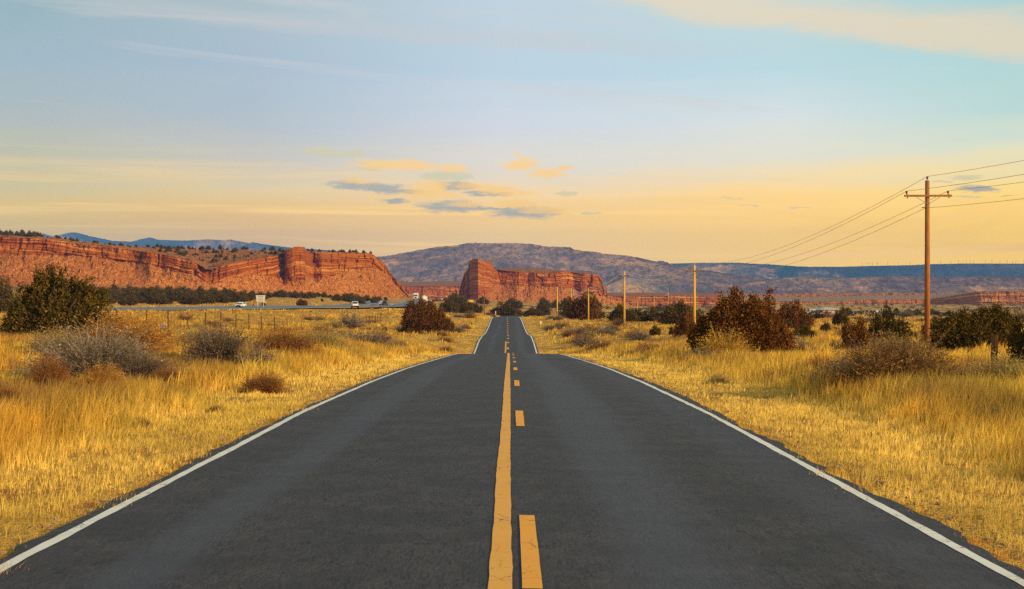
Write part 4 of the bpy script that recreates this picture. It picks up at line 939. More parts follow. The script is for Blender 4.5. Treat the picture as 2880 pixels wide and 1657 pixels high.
# ------------------------------------------------------------------ grass
def build_grass():
    rng = np.random.default_rng(77)
    out_v3, out_c3, out_v5, out_c5 = [], [], [], []
    near = np.array(NEAR)
    def field(n_tuft, d0, d1, per, wfac, hmul, side_pad=1.14, pw=1.0, five=True):
        # tufts spread over the two roadsides, denser near the camera
        u = rng.uniform(0, 1, n_tuft)
        D = (d0**pw + u*(d1**pw-d0**pw))**(1/pw) if pw else d0*(d1/d0)**u
        half = .36*side_pad*D + 2.5
        X = rng.uniform(-1, 1, n_tuft)*half
        a = np.abs(X-road_x(D))
        en = fbm(D/2.2, D*0+np.sign(X)*5, 55, 5, .65); edge = np.where(X > 0, 3.44+.26*en, 3.68+.16*en)-1.6*np.clip(fbm(D/1.1, D*0+np.sign(X)*15, 57, 3)-.66, 0, 1)*(1+(X > 0))
        keep = (a > edge) & (ip_dist(X, D) > 15)
        big = fbm(X/3.5, D/5., 21, 4); c2 = fbm(X/14, D/22, 22, 4); sm = fbm(X/.9, D/1.2, 23, 3)
        bare = (fbm(X/7., D/16., 29, 5, .6) < .42) & (D > 70) & (a > 6)
        keep &= ~(bare & (rng.uniform(size=n_tuft) < .8))
        keep &= ~((big < .45) & (rng.uniform(size=n_tuft) < .65) & (a > 7))
        for (nx_, ny_, nr) in near:
            q = ((X-nx_)**2+(D-ny_)**2) < nr*nr
            keep &= ~(q & (rng.uniform(size=n_tuft) < .85))
        X, D, a, big, c2, sm, edge = (t[keep] for t in (X, D, a, big, c2, sm, edge)); n = len(X)
        off = a-edge
        verge = np.where(X > 0, 2.1, 2.2)*(.75+.5*fbm(D/4., D*0+np.sign(X), 61, 3)) + np.where(X < 0, 0, .4)
        tall = sstep(verge-.3, verge+1.0, off)
        h = (.045+.05*rng.uniform(size=n)**2+.035*sstep(0, .5, off))*(1-tall) + tall*(.26+.50*np.clip(sm*.5+big*.8-.35, 0, 1)+.10*rng.uniform(size=n))
        h = h*(1-.55*sstep(.50, .60, c2)*(off > 4))*(.7+.6*fbm(X/.45, D/.6, 27, 2))*hmul
        # colours: pale straw verge, golden field, brown and reddish patches
        pale = np.array([.97,.64,.14]); gold = np.array([.84,.49,.05]); org = np.array([.70,.28,.025]); brn = np.array([.30,.15,.05]); grn = np.array([.50,.34,.05])
        r = rng.uniform(size=n)[:, None]
        c = gold*(1-r*.4)+pale*r*.4
        c = c*(1-(1-tall)[:, None]*.85)+pale*((1-tall)[:, None]*.85)
        e_ = (sstep(.55, .0, off)*(rng.uniform(size=n) < .6))[:, None]; c = c*(1-e_)+org*e_
        p = (sstep(.50, .60, fbm(X/2.2, D/3.2, 31, 4))*tall)[:, None]*.45; c = c*(1-p)+org*p
        p = (sstep(.47, .57, fbm(X/2.6, D/4.5, 33, 5, .6))*tall*sstep(1.5, 5, off))[:, None]*.80; c = c*(1-p)+brn*p
        p = (sstep(.56, .62, fbm(X/.8, D/1.1, 35, 3))*tall)[:, None]*.65; c = c*(1-p)+brn*p
        p = (sstep(.56, .64, fbm(X/4., D/7., 37, 4)))[:, None]*.45; c = c*(1-p)+grn*p
        c = c*rng.uniform(.75, 1.2, (n, 1))
        per_ = per
        c = c*(.70+.60*sm[:, None])
        k = np.repeat(np.arange(n), per_); m = len(k)
        wd = np.maximum(.0045, D[k]*wfac)*rng.uniform(.7, 1.3, m)
        sig = .045+.0009*D[k]
        bx = X[k]+rng.normal(size=m)*sig; by = D[k]+rng.normal(size=m)*sig*1.3
        ang = rng.uniform(0, 2*math.pi, m); lean = np.abs(rng.normal(size=m))*.28+.05
        hh = h[k]*rng.uniform(.55, 1.25, m)
        bz = H(bx, by)-.02
        side = rng.uniform(-.7, .7, m); sx = np.cos(side); sy = np.sin(side)
        lx = np.cos(ang)*lean*hh+.10*hh; ly = np.sin(ang)*lean*hh
        col = c[k]*rng.uniform(.8, 1.2, (m, 1))
        B0 = np.stack([bx-sx*wd/2, by-sy*wd/2, bz], 1); B1 = np.stack([bx+sx*wd/2, by+sy*wd/2, bz], 1)
        T_ = np.stack([bx+lx, by+ly, bz+hh], 1)
        if five:
            mx_, my_ = bx+lx*.35, by+ly*.35
            M0 = np.stack([mx_-sx*wd*.4, my_-sy*wd*.4, bz+hh*.58], 1); M1 = np.stack([mx_+sx*wd*.4, my_+sy*wd*.4, bz+hh*.58], 1)
            out_v5.append(np.stack([B0, B1, M1, M0, T_], 1).reshape(-1, 3)); out_c5.append(np.repeat(col, 5, 0))
        else:
            out_v3.append(np.stack([B0, B1, T_], 1).reshape(-1, 3)); out_c3.append(np.repeat(col, 3, 0))
    field(15000, 8.5, 28, 11, .00042, 1., pw=1.3)
    field(18000, 24, 70, 9, .00042, 1., pw=1.)
    field(20000, 60, 170, 7, .00050, 1.05, pw=.8, five=False)
    field(26000, 150, 430, 5, .00060, 1.0, pw=.6, five=False)
    field(14000, 400, 1100, 4, .00060, 1.1, pw=.6, five=False)
    v5 = np.concatenate(out_v5); v3 = np.concatenate(out_v3)
    n5 = len(v5)//5; b = np.arange(n5)[:, None]*5
    F4 = b+np.array([0, 1, 2, 3]); F3a = b+np.array([3, 2, 4]); F3b = len(v5)+np.arange(len(v3)).reshape(-1, 3)
    me = mesh_np('dry_grass', np.concatenate([v5, v3]), [F4, np.concatenate([F3a, F3b])], [M['grass']], col=np.concatenate(out_c5+out_c3))
    link('dry_grass', me, kind='stuff')
build_grass()
# gravel crumbs along the pavement edge
def build_gravel():
    rng = np.random.default_rng(9); n = 3200
    D = 9*(90/9)**rng.uniform(size=n); s = np.where(rng.uniform(size=n) < .5, -1, 1)
    X = road_x(D)+s*(3.80+np.abs(rng.normal(size=n))*.22); r = rng.uniform(.005, .016, n)*(1+D/60)
    Z = H(X, D)+.03
    q = rng.normal(size=(n, 4, 3))*np.array([1, 1, .6])*r[:, None, None]
    V = (np.stack([X, D, Z], 1)[:, None]+q).reshape(-1, 3); b = np.arange(n)[:, None]*4
    F = np.concatenate([b+np.array(t) for t in ((0,1,2),(0,2,3),(0,3,1),(1,3,2))])
    link('gravel', mesh_np('gravel', V, [F], [plain('gravel', (.30,.20,.11), .9, var=.5, scale=8)]), kind='stuff')
build_gravel()
# far-off scrub that reads as one mass on the plain
def build_scrub():
    rng = np.random.default_rng(19); V, F, C = [], [], []; b = 0
    n = 6500
    D = 620*(3600/620)**rng.uniform(size=n); X = rng.uniform(-.40, .44, n)*D
    den = .6*fbm(X/90, D/260, 71, 4)+.4*fbm(X/420, D/55, 73, 3); keep = (den > .515) & (X > .05*D) & (ip_dist(X, D) > 25) & (np.abs(X-road_x(D)) > 15)
    X, D = X[keep], D[keep]; Z = H(X, D)
    for x, y, z in zip(X, D, Z):
        h = rng.uniform(1.0, 3.2); k = 16; w = h*rng.uniform(.8, 1.8)
        c = np.stack([x+rng.normal(size=k)*w*.42, y+rng.normal(size=k)*w*.42, z+rng.uniform(0, h, k)*.8], 1)
        V_, F_, C_ = leaves(rng, c, unit(rng.normal(size=(k, 3))+np.array([0, 0, 1])), rng.uniform(.5, 1.1, k)*h*.6, rng.uniform(.4, .8, k)*h*.5, np.array([.05,.045,.022])*rng.uniform(.6, 1.6, (k, 1)))
        V.append(V_); F.append(F_+b); C.append(C_); b += len(V_)
    link('far_scrub', mesh_np('far_scrub', np.concatenate(V), [np.concatenate(F)], [M['leaf']], col=np.concatenate(C)), kind='stuff')
build_scrub()
# ------------------------------------------------------------------ utility poles and wires
def hz(y_px, D): return (HY-y_px)/FX*D
ATT = {}
def utility_pole(key, px, D, top_px, label, arm=None, mat_='pole', r=.17, rot=0., ins='porcelain', group='utility poles of the near line', arm_r=.06):
    x = (px-CX)/FX*D; g = Hs(x, D)-.3; top = hz(top_px, D); h = top-g
    e = empty('utility_pole', (x, D, g), rot, label=label, cat='utility pole', group=group)
    MB().tube([(0, 0, 0), (0, 0, h*.5), (0, 0, h)], [r*1.15, r, r*.82], 12).build('pole', M[mat_], e, smooth=True)
    A = {}
    def insul(lx, z0):
        mb = MB().tube([(lx, 0, z0), (lx, 0, z0+.10), (lx, 0, z0+.101), (lx, 0, z0+.16), (lx, 0, z0+.17), (lx, 0, z0+.24), (lx, 0, z0+.28)], [.022, .022, .07, .075, .05, .085, .03], 10)
        mb.build('insulator', M[ins], e, smooth=True)
    insul(0, h); cs, sn = math.cos(rot), math.sin(rot)
    P_ = lambda lx, z: (x+lx*cs, D+lx*sn, g+z)
    A['top'] = P_(0, h+.27)
    if arm:
        half, down, tilt = arm
        za = h-down
        MB().box((0, -r-arm_r*.8, za), (half*2, arm_r*1.6, arm_r*2.2)).build('crossarm', M['pole' if mat_ != 'pole_far' else 'pole_dark'], e, bevel=.01)
        for s in (-1, 1):
            MB().tube([(s*half*.50, -r-.05, za-.08), (0, -r-.03, za-down*.55)], .018, 6).build('brace', M['steel' if mat_ == 'pole' else 'pole_dark'], e)
            insul(s*half*.87, za+arm_r)
            MB().tube([(s*half*.87, -r-arm_r*.8, za-.16), (s*half*.87, -r-arm_r*.8, za+.1)], .035, 6).build('bolt', M['black'], e)
        A['l'] = P_(-half*.87, za+arm_r+.27); A['r'] = P_(half*.87, za+arm_r+.27)
        A['low'] = P_(-.12, za-down*.78)
        MB().tube([(-r-.18, 0, za-down*.75), (r*.5, 0, za-down*.75)], .03, 6).build('bracket', M['black'], e)
    ATT[key] = A; return e, h
utility_pole('p1', 2608, 94, 508, 'tall brown utility pole with a crossarm at right, nearest and largest', arm=(1.56, 1.02, 0), r=.175, rot=-.03)
utility_pole('p2', 1953, 220, 746, 'yellow brown utility pole left of the large rusty juniper, second from the camera', arm=(1.40, .9, 0), mat_='pole_far', r=.20, rot=-.05, ins='porcelain_pale')
utility_pole('p3', 1756, 300, 764, 'tall yellow brown utility pole with slanted crossarm, third from the camera', arm=(1.40, .9, 0), mat_='pole_far', r=.20, rot=-.75, ins='porcelain_pale')
utility_pole('p4', 1655, 360, 812, 'short looking utility pole behind the tall brown juniper', arm=(1.3, .9, 0), mat_='pole_far', r=.17, rot=-.6, ins='porcelain_pale')
utility_pole('p5', 1606.5, 395, 813, 'thin utility pole before the right half of the red butte', arm=(.9, .8, 0), mat_='pole_far', r=.17, rot=-1.2, ins='porcelain_pale')
utility_pole('p6', 1567, 428, 808, 'last pole of the near line, standing in the yellow grass by the road crest', mat_='pole_far', r=.19, ins='porcelain_pale')
utility_pole('dk', 1362, 425, 827, 'dark brown pole with small signs left of the road crest', mat_='pole_dark', r=.14, group=None)
e = [o for o in COL.objects if o.get('label', '').startswith('dark brown pole')][0]
for s, zz in ((-.5, 3.0), (.5, 3.1)): MB().box((s, -.2, zz), (.55, .05, .35)).build('sign_plate', M['pole_dark'], e)
def wire(a, b, sag, label, r=.014, n=26):
    a = Vector(a); b = Vector(b); pts = []
    for i in range(n+1):
        t = i/n; p = a.lerp(b, t); p.z -= sag*4*t*(1-t); pts.append(p)
    MB().tube(pts, r, 5, False).build('power_line', M['wire' if r < .015 else 'wire_pale'], label=label, cat='wire', group='power lines')
p0 = {'top': (26.4, -30, 7.95+.0), 'l': (24.6, -30, 6.95), 'r': (27.9, -30, 6.95), 'low': (26.3, -30, 5.75)}
A1 = ATT['p1']
wire(A1['top'], p0['top'], 1.35, 'topmost wire running from the nearest pole out of the right edge', .013)
wire(A1['l'], p0['l'], 1.35, 'second wire from the top leaving the nearest pole toward the right edge', .013)
wire(A1['r'], p0['r'], 1.35, 'third wire from the top leaving the nearest pole toward the right edge', .013)
wire(A1['low'], p0['low'], 1.25, 'lowest wire leaving the nearest pole toward the right edge', .013)
names = {'top': 'top', 'l': 'left crossarm', 'r': 'right crossarm', 'low': 'lowest'}
for q in ('top', 'l', 'r', 'low'):
    wire(A1[q], ATT['p2'][q], 1.75, names[q]+' wire between the nearest and the second utility pole', .017)
    wire(ATT['p2'][q], ATT['p3'][q], 1.5, names[q]+' wire between the second and the third utility pole', .05)
    wire(ATT['p3'][q], ATT['p4'][q], .9, names[q]+' wire between the third utility pole and the one behind the brown juniper', .055)
    wire(ATT['p4'][q], ATT['p5'][q], 1.2, names[q]+' wire between the two thin poles before the red butte', .055)
for q in ('top', 'low'):
    tgt = Vector(ATT['p6']['top']); tgt.z -= 0 if q == 'top' else 1.6
    wire(ATT['p5'][q], tgt, 1.3, names[q]+' wire between the last two poles of the near line', .03)
# thin far poles along the curving road
far = [(1666,827,640),(1738,842,690),(1793,842,760),(1840,834,820),(1879,823,880),(1910,831,960),(1928.5,831,1060),(1938,836,1180),(1960,830,1300)]
prev = None
for i, (px, top, D) in enumerate(far):
    lab = 'curved arm street lamp among the thin far poles' if i == 4 else ordw(i+1 if i < 4 else i)+' thin far pole from the left in front of the distant red wall'
    x = (px-CX)/FX*D; g = Hs(x, D)-.4; h = hz(top, D)-g
    if i == 4:
        e = empty('street_lamp', (x, D, g), label=lab, cat='street lamp')
        MB().tube([(0, 0, 0), (0, 0, h)], [.20, .16], 8).build('pole', M['pole_far'], e)
        MB().tube([(0, 0, h-.1), (.3, 0, h+1.0), (-.2, 0, h+2.0), (-1.6, 0, h+3.2), (-4.2, 0, h+4.2)], .12, 6).build('arm', M['steel'], e)
        MB().box((-4.7, 0, h+4.2), (1.4, .5, .25)).build('lamp_head', M['steel'], e)
    else:
        e = empty('utility_pole', (x, D, g), label=lab, cat='utility pole', group='thin far poles')
        MB().tube([(0, 0, 0), (0, 0, h)], [.19, .15], 8).build('pole', M['pole_far'], e)
        MB().box((0, -.2, h-.6), (1.6, .14, .16)).build('crossarm', M['pole_dark'], e)
    t = (x, D, g+h-.5)
    if prev and i > 1: wire(prev, t, 1.2, 'thin wire ending at the '+ordw(i)+' far support from the left', .035, 12)
    prev = t
# ------------------------------------------------------------------ fence on the left
fx = [(412,97),(473,103),(527,109),(578,115),(621,121),(664,127.6),(700,134),(735,140),(772,147)]
fence = [((px-CX)/FX*D, D) for px, D in fx]
fence += [(-24.2, 211+5*i) for i in range(11)]
post = MB().box((0, 0, .75), (.05, .05, 1.75)).box((0, -.03, .75), (.09, .012, 1.72))
pm = None
fence = [(-25.2, 84), (-25., 90)]+fence
fence.sort(key=lambda p: p[1])
tops = []
for i, (x, y) in enumerate(fence):
    lab = ordw(i+1)+' rusty steel fence post from the left in the roadside grass'
    if pm is None:
        o = post.build('fence_post', M['rust'], label=lab, cat='fence post', group='steel posts of the wire fence'); pm = o.data
    else: o = link('fence_post', pm, label=lab, cat='fence post', group='steel posts of the wire fence')
    z = Hs(x, y); s = 1. if y < 112 else 1.05 if y < 160 else 1.0
    o.location = (x, y, z-.1); o.scale = (.75+y/400, .8, s); tops.append((x, y, z))
for k, hh in enumerate((1.35, 1.05, .75, .45)):
    mb = MB().tube([(x, y, z+hh) for x, y, z in tops], .006, 4, False)
    mb.build('fence_wire', M['rust'], label=('topmost', 'second highest', 'second lowest', 'lowest')[k]+' barbed wire strung along the steel fence posts', cat='wire', group='fence wires')
for px, b, h, lab in [(1123,917,10,'thin steel post right of the fence in front of the reddish juniper'),(654,882,14,'thin reflector post beside the near highway lane, left one'),(978,884,18,'thin reflector post on the bank below the white pickup'),(1093,872,10,'thin reflector post below the dark vehicle')]:
    x, y = at(px, b, 90, 700); s = y/FX
    MB().box((0, 0, h*s/2-.1), (.09+y*.0001, .06, h*s+.2)).box((0, -.04, h*s*.9), (.13, .02, h*s*.12)).build('marker_post', M['rust'], label=lab, cat='post').location = (x, y, Hs(x, y))
# weathered post at right
x, y = at(2795, 1046, 25, 200); s = y/FX
e = empty('wooden_post', (x, y, Hs(x, y)-.2), label='weathered reddish brown wooden post standing before the dark junipers at right', cat='post')
MB().tube([(0, 0, 0), (.01, 0, .8), (.03, .01, 92*s+.3)], [.10, .095, .085], 10).build('post', M['pole_dark'], e, smooth=True)
MB().tube([(.05, -.075, 92*s-.2), (.05, -.075, 92*s+.31)], [.045, .05], 8).build('split_top', M['pole'], e)
# white delineators
for px, b, h, lab in [(1394,886,10,'thin white marker post just left of the road crest'),(1521,914,11,'thin white marker post in the grass right of the road'),(1103,862,7,'white marker post beside the highway below the dark vehicle')]:
    x, y = at(px, b, 120, 900); s = y/FX
    e = empty('delineator_post', (x, y, Hs(x, y)-.1), label=lab, cat='marker post')
    MB().box((0, 0, h*s/2), (.30, .04, h*s+.2)).build('blade', M['white'], e, bevel=.008); MB().box((0, -.03, h*s*.88), (.2, .02, .16)).build('reflector', M['lamp'], e)
# blue litter
x, y = at(457, 927, 60, 300)
mb = MB(); rb2 = random.Random(4); pts = []
me = bpy.data.meshes.new('blue_barrel')
e = empty('blue_barrel', (x, y, Hs(x, y)), .4, label='small bright blue barrel lying beyond the first fence posts', cat='barrel')
MB().tube([(-.24, 0, .22), (-.23, 0, .22), (0, 0, .22), (.23, 0, .22), (.24, 0, .22)], [.17, .2, .215, .2, .17], 16).build('drum', M['blue'], e, smooth=True)
MB().tube([(-.1, 0, .22), (-.08, 0, .22)], .225, 16).build('hoop', M['blue'], e); MB().tube([(.08, 0, .22), (.1, 0, .22)], .225, 16).build('hoop', M['blue'], e)
# ------------------------------------------------------------------ signs
X, Y, Z, hh = ip_pt(372, -24)
x, y = (733-CX)/FX*392, 392; g = Hs(x, y)
e = empty('highway_sign', (x, y, g), .12, label='pale grey highway sign on two posts with four short lines of faded lettering', cat='road sign')
s = y/FX
zt = hz(830.5, y)-g; zb = hz(850, y)-g; w = 26.5*s
MB().add([(-w/2, 0, zt), (w/2, 0, zt), (w/2*.84, 0, zb), (-w/2*.84, 0, zb), (-w/2, .06, zt), (w/2, .06, zt), (w/2*.84, .06, zb), (-w/2*.84, .06, zb)], [(0,1,2,3),(7,6,5,4),(0,4,5,1),(1,5,6,2),(2,6,7,3),(3,7,4,0)]).build('panel', M['signgrey'], e)
rs = random.Random(3)
for k in range(4):
    mb = MB(); xx = -w*.24
    while xx < w*.26:
        ww = rs.uniform(.07, .14); mb.box((xx, -.012, zt-(zt-zb)*(.16+.235*k)), (ww, .015, .17)); xx += ww+.06
    mb.build('lettering', M['signtext'], e)
MB().box((w*-.05, -.02, zb-.62), (.9, .03, .3)).build('plate', M['signtext'], e)
for sx in (-.30, .30): MB().box((sx*w, .12, zt*.5-.2), (.14, .12, zt+.4)).build('leg', M['signgrey'], e)
x, y = (1256-CX)/FX*1150, 1150; g = Hs(x, y); s = y/FX; zc = hz(833.5, y)-g; q = 3.1*s
e = empty('warning_sign', (x, y, g), label='small yellow diamond warning sign beside the far highway bend', cat='road sign')
MB().add([(0, 0, zc+q), (q, 0, zc), (0, 0, zc-q), (-q, 0, zc), (0, .06, zc+q), (q, .06, zc), (0, .06, zc-q), (-q, .06, zc)], [(0,1,2,3),(7,6,5,4),(0,4,5,1),(1,5,6,2),(2,6,7,3),(3,7,4,0)]).build('panel', M['yellow'], e)
MB().box((0, .15, zc*.5-.3), (.18, .12, zc+.6)).build('leg', M['steel'], e)
x, y = (1322-CX)/FX*1050, 1050; g = Hs(x, y); s = y/FX; z0, z1 = hz(849.5, y)-g, hz(843.5, y)-g
e = empty('billboard', (x, y, g), label='long low yellow board at the foot of the red butte', cat='sign')
MB().box((0, 0, (z0+z1)/2), (19*s, .2, z1-z0)).build('panel', M['yellow'], e)
for k in (-.42, -.14, .14, .42): MB().box((k*19*s, .3, z0/2), (.25, .25, z0+.8)).build('leg', M['pole_dark'], e)
# ------------------------------------------------------------------ vehicles (front toward local -Y)
def wheels(e, hw_, ys, r=.34, w=.24, z0=0):
    for yy in ys:
        for s in (-1, 1):
            a = MB().tube([(s*(hw_-w), yy, z0+r), (s*hw_, yy, z0+r)], r, 18).build('wheel', M['black'], e, bevel=.03)
            MB().tube([(s*(hw_+.002), yy, z0+r), (s*(hw_+.02), yy, z0+r)], r*.58, 12).build('rim', M['steel'], a)
def tapered(mb, prof, hw0, hw1, zlo, zhi):
    n = len(prof); f = lambda z: hw0+(hw1-hw0)*min(1, max(0, (z-zlo)/(zhi-zlo)))
    V = [(-f(z), y, z) for y, z in prof]+[(f(z), y, z) for y, z in prof]
    return mb.add(V, [tuple(range(n)), tuple(reversed(range(n, 2*n)))]+[(i, n+i, n+(i+1) % n, (i+1) % n) for i in range(n)])
def sedan(loc, rz, label, paint='white', suv=False, group='vehicles on the highway', name='car', rear=False):
    e = empty(name, loc, rz, label=label, cat='car', group=group); pm_ = M[paint]; H_ = 1.75 if suv else 1.45; b = .98 if suv else .88
    prof = [(-2.25,.32),(-2.30,.55),(-2.22,.74),(-1.1,b+.02),(2.1,b+.06),(2.28,.85),(2.30,.45),(2.2,.30)]
    tapered(MB(), prof, .90, .84, .3, b+.05).build('body', pm_, e, bevel=.06)
    if suv: cab = [(-1.15,b),(-.45,H_-.04),(.2,H_),(1.75,H_-.03),(2.18,b+.05)]
    else: cab = [(-1.05,b),(-.28,H_-.04),(.3,H_),(.95,H_-.05),(1.75,b+.04)]
    tapered(MB(), cab, .80, .62, b, H_).build('cabin', pm_, e, bevel=.05)
    # glass panels, slightly proud of the cabin
    def win(y0, z0, y1, z1, lo, hi, nm):
        MB().add([(-lo, y0, z0), (lo, y0, z0), (hi, y1, z1), (-hi, y1, z1), (-lo, y0+.02, z0-.02), (lo, y0+.02, z0-.02), (hi, y1+.02, z1-.02), (-hi, y1+.02, z1-.02)], [(0,1,2,3),(7,6,5,4),(0,4,5,1),(1,5,6,2),(2,6,7,3),(3,7,4,0)]).build(nm, M['glass'], e)
    win(cab[0][0]-.03, b+.04, cab[1][0]-.03, H_-.10, .74, .58, 'windscreen')
    win(cab[-1][0]+.03, b+.10, cab[-2][0]+.03, H_-.10, .70, .56, 'rear_window')
    for s in (-1, 1):
        mb = MB(); y0, y1 = cab[0][0]+.35, cab[-1][0]-.35
        pts = [(s*.79, y0, b+.06), (s*.79, y1, b+.06), (s*.655, y1-.4, H_-.1), (s*.655, y0+.4, H_-.1)]
        mb.add(pts+[(p[0]+s*.03, p[1], p[2]) for p in pts], [(0,1,2,3),(7,6,5,4),(0,4,5,1),(1,5,6,2),(2,6,7,3),(3,7,4,0)]).build('side_window', M['glass'], e)
        MB().box((s*.66, -2.26, .70), (.36, .10, .15)).build('headlight', M['lamp'], e, bevel=.02)
        MB().box((s*.70, 2.27, .80), (.26, .08, .20)).build('tail_light', M['red'], e, bevel=.02)
        MB().box((s*.93, -.75, b+.08), (.16, .10, .12)).build('mirror', pm_, e, bevel=.02)
    MB().box((0, -2.30, .56), (1.0, .06, .22)).build('grille', M['black'], e); MB().box((0, -2.28, .36), (1.6, .08, .14)).build('bumper', M['black'], e)
    MB().box((0, 2.30, .42), (1.6, .08, .16)).build('bumper', M['black'], e)
    wheels(e, .90, (-1.4, 1.4)); return e
def pickup(loc, rz, label):
    e = empty('pickup_truck', loc, rz, label=label, cat='pickup truck', group='vehicles on the highway')
    tapered(MB(), [(-2.8,.45),(-2.85,.95),(-1.3,1.10),(2.75,1.12),(2.8,.55),(2.7,.45)], .99, .96, .4, 1.1).build('body', M['white'], e, bevel=.05)
    tapered(MB(), [(-1.3,1.08),(-.75,1.78),(.1,1.84),(.75,1.80),(.98,1.10)], .90, .72, 1.1, 1.84).build('cabin', M['white'], e, bevel=.06)
    MB().add([(-.76,1.0,1.16),(.76,1.0,1.16),(.64,.80,1.72),(-.64,.80,1.72),(-.76,.97,1.16),(.76,.97,1.16),(.64,.77,1.72),(-.64,.77,1.72)], [(3,2,1,0),(4,5,6,7),(0,1,5,4),(1,2,6,5),(2,3,7,6),(3,0,4,7)]).build('rear_window', M['glass'], e)
    MB().box((0, 1.85, 1.122), (1.62, 1.5, .012)).build('bed', M['dark'], e); MB().box((0, 2.79, .85), (1.45, .03, .44)).build('tailgate', M['white'], e, bevel=.01)
    MB().box((0, 2.87, .52), (1.85, .16, .20)).build('bumper', M['black'], e, bevel=.03); MB().box((0, 2.83, .32), (1.2, .1, .2)).build('hitch', M['black'], e)
    for s in (-1, 1):
        MB().box((s*.87, 2.79, .88), (.16, .05, .40)).build('tail_light', M['red'], e); MB().box((s*1.08, -.85, 1.25), (.2, .1, .24)).build('mirror', M['black'], e)
        MB().box((s*.80, -2.84, .80), (.3, .05, .2)).build('headlight', M['lamp'], e)
        MB().add([(s*.88,-1.0,1.16),(s*.88,.75,1.16),(s*.75,.6,1.70),(s*.75,-.55,1.70)], [(0,1,2,3)]).build('side_window', M['glass'], e)
    wheels(e, .99, (-1.75, 1.75), .40, .28); return e
def semi(loc, rz, label):
    e = empty('semi_truck', loc, rz, label=label, cat='truck', group='vehicles on the highway')
    MB().prism([(-9.2,.7),(-9.25,1.9),(-7.9,2.15),(-7.5,3.2),(-6.9,3.9),(-5.4,4.0),(-5.4,.7)], -1.22, 1.22).build('cab', M['white'], e, bevel=.08)
    MB().box((0, 2.3, 2.55), (2.55, 14.4, 2.9)).build('trailer', M['white'], e, bevel=.05)
    MB().add([(-1.1,-7.93,2.2),(1.1,-7.93,2.2),(1.0,-7.58,3.1),(-1.0,-7.58,3.1)], [(0,1,2,3)]).build('windscreen', M['glass'], e)
    MB().box((0, -9.28, 1.35), (1.2, .08, .8)).build('grille', M['black'], e); MB().box((0, -9.32, .62), (2.4, .16, .36)).build('bumper', M['steel'], e, bevel=.03)
    for s in (-1, 1):
        MB().box((s*.95, -9.28, 1.1), (.34, .08, .3)).build('headlight', M['lamp'], e); MB().tube([(s*1.32, -5.3, 1), (s*1.32, -5.3, 4.3)], .09, 8).build('exhaust_stack', M['steel'], e)
        MB().box((s*1.4, -7.6, 2.6), (.16, .12, .7)).build('mirror', M['black'], e)
    wheels(e, 1.22, (-8.2, -4.9, -3.7, 7.0, 8.3), .5, .4); return e
def tanker(loc, rz, label):
    e = empty('tanker_truck', loc, rz, label=label, cat='truck', group='vehicles on the highway')
    mb = MB(); n = 20; ring = [(math.cos(2*math.pi*j/n)*1.22, 2.35+math.sin(2*math.pi*j/n)*1.12) for j in range(n)]
    V = []; F = []
    for i, (yy, sc2) in enumerate([(-5.5,.55),(-5.2,.9),(-4.9,1),(5.0,1),(5.3,.93),(5.55,.6)]):
        V += [(x*sc2, yy, 2.35+(z-2.35)*sc2) for x, z in ring]
        if i: F += [((i-1)*n+j, i*n+j, i*n+(j+1) % n, (i-1)*n+(j+1) % n) for j in range(n)]
    F += [tuple(range(n)), tuple(reversed(range(5*n, 6*n)))]
    MB().add(V, F).build('tank', M['cream'], e, smooth=True)
    MB().tube([(0, 0, 3.4), (0, 0, 3.75)], .45, 12).build('hatch', M['cream'], e); MB().box((0, 0, 1.05), (1.0, 11, .3)).build('chassis', M['black'], e)
    MB().prism([(-9.4,.7),(-9.4,1.9),(-8.0,2.1),(-7.6,3.1),(-6.0,3.2),(-6.0,.7)], -1.15, 1.15).build('cab', M['white'], e, bevel=.08)
    MB().box((0, 5.5, .75), (2.3, .15, .35)).build('bumper', M['steel'], e)
    for s in (-1, 1): MB().box((s*.9, 5.6, 1.05), (.3, .06, .16)).build('tail_light', M['red'], e)
    wheels(e, 1.2, (-8.4, -6.0, 3.2, 4.5), .5, .4); return e
def on_hw(px, y, off_hint):
    x = (px-CX)/FX*y; h = 0
    i = np.clip(np.searchsorted(IP[:, 1], y)-1, 0, len(IP)-2); t = IP[i+1]-IP[i]
    return (x, y, Hs(x, y, False)+.55), math.atan2(-t[0], t[1])
def face(h, away): return h+math.pi if away else h
loc, h = on_hw(677, 371, -12); sedan(loc, -.08, 'white car coming down the highway at left, front and side seen', 'white', suv=False)
loc, h = on_hw(998, 395, 7); pickup(loc, math.pi+.17, 'white pickup seen from behind on the near highway lanes')
loc, h = on_hw(1083, 478, 7); sedan(loc, math.pi, 'dark blue sport utility vehicle seen from behind, right of the white pickup', 'dark', suv=True)
loc, h = on_hw(1075, 500, -12); sedan(loc, 0., 'white car half hidden behind the dark blue vehicle', 'white')
loc, h = on_hw(1170, 860, -12); semi(loc, 0.04, 'white semi truck approaching at the far left of the highway bend')
loc, h = on_hw(1193, 715, 7); tanker(loc, math.pi, 'cream tanker truck seen from behind above the reddish juniper')
loc, h = on_hw(1210, 790, 7); sedan(loc, math.pi, 'silver sport utility vehicle right of the tanker truck', 'cream', suv=True)
loc, h = on_hw(1228, 1080, 7); sedan(loc, math.pi, 'small dark car on the far highway bend, alone in its lane', 'rust', suv=True)
loc, h = on_hw(1243, 1250, 7); sedan(loc, math.pi, 'small white car far off at the highway bend next to a dark one', 'white')
loc, h = on_hw(1249, 1240, 7); sedan(loc, math.pi, 'small dark car far off just left of the yellow diamond sign', 'dark', suv=True)
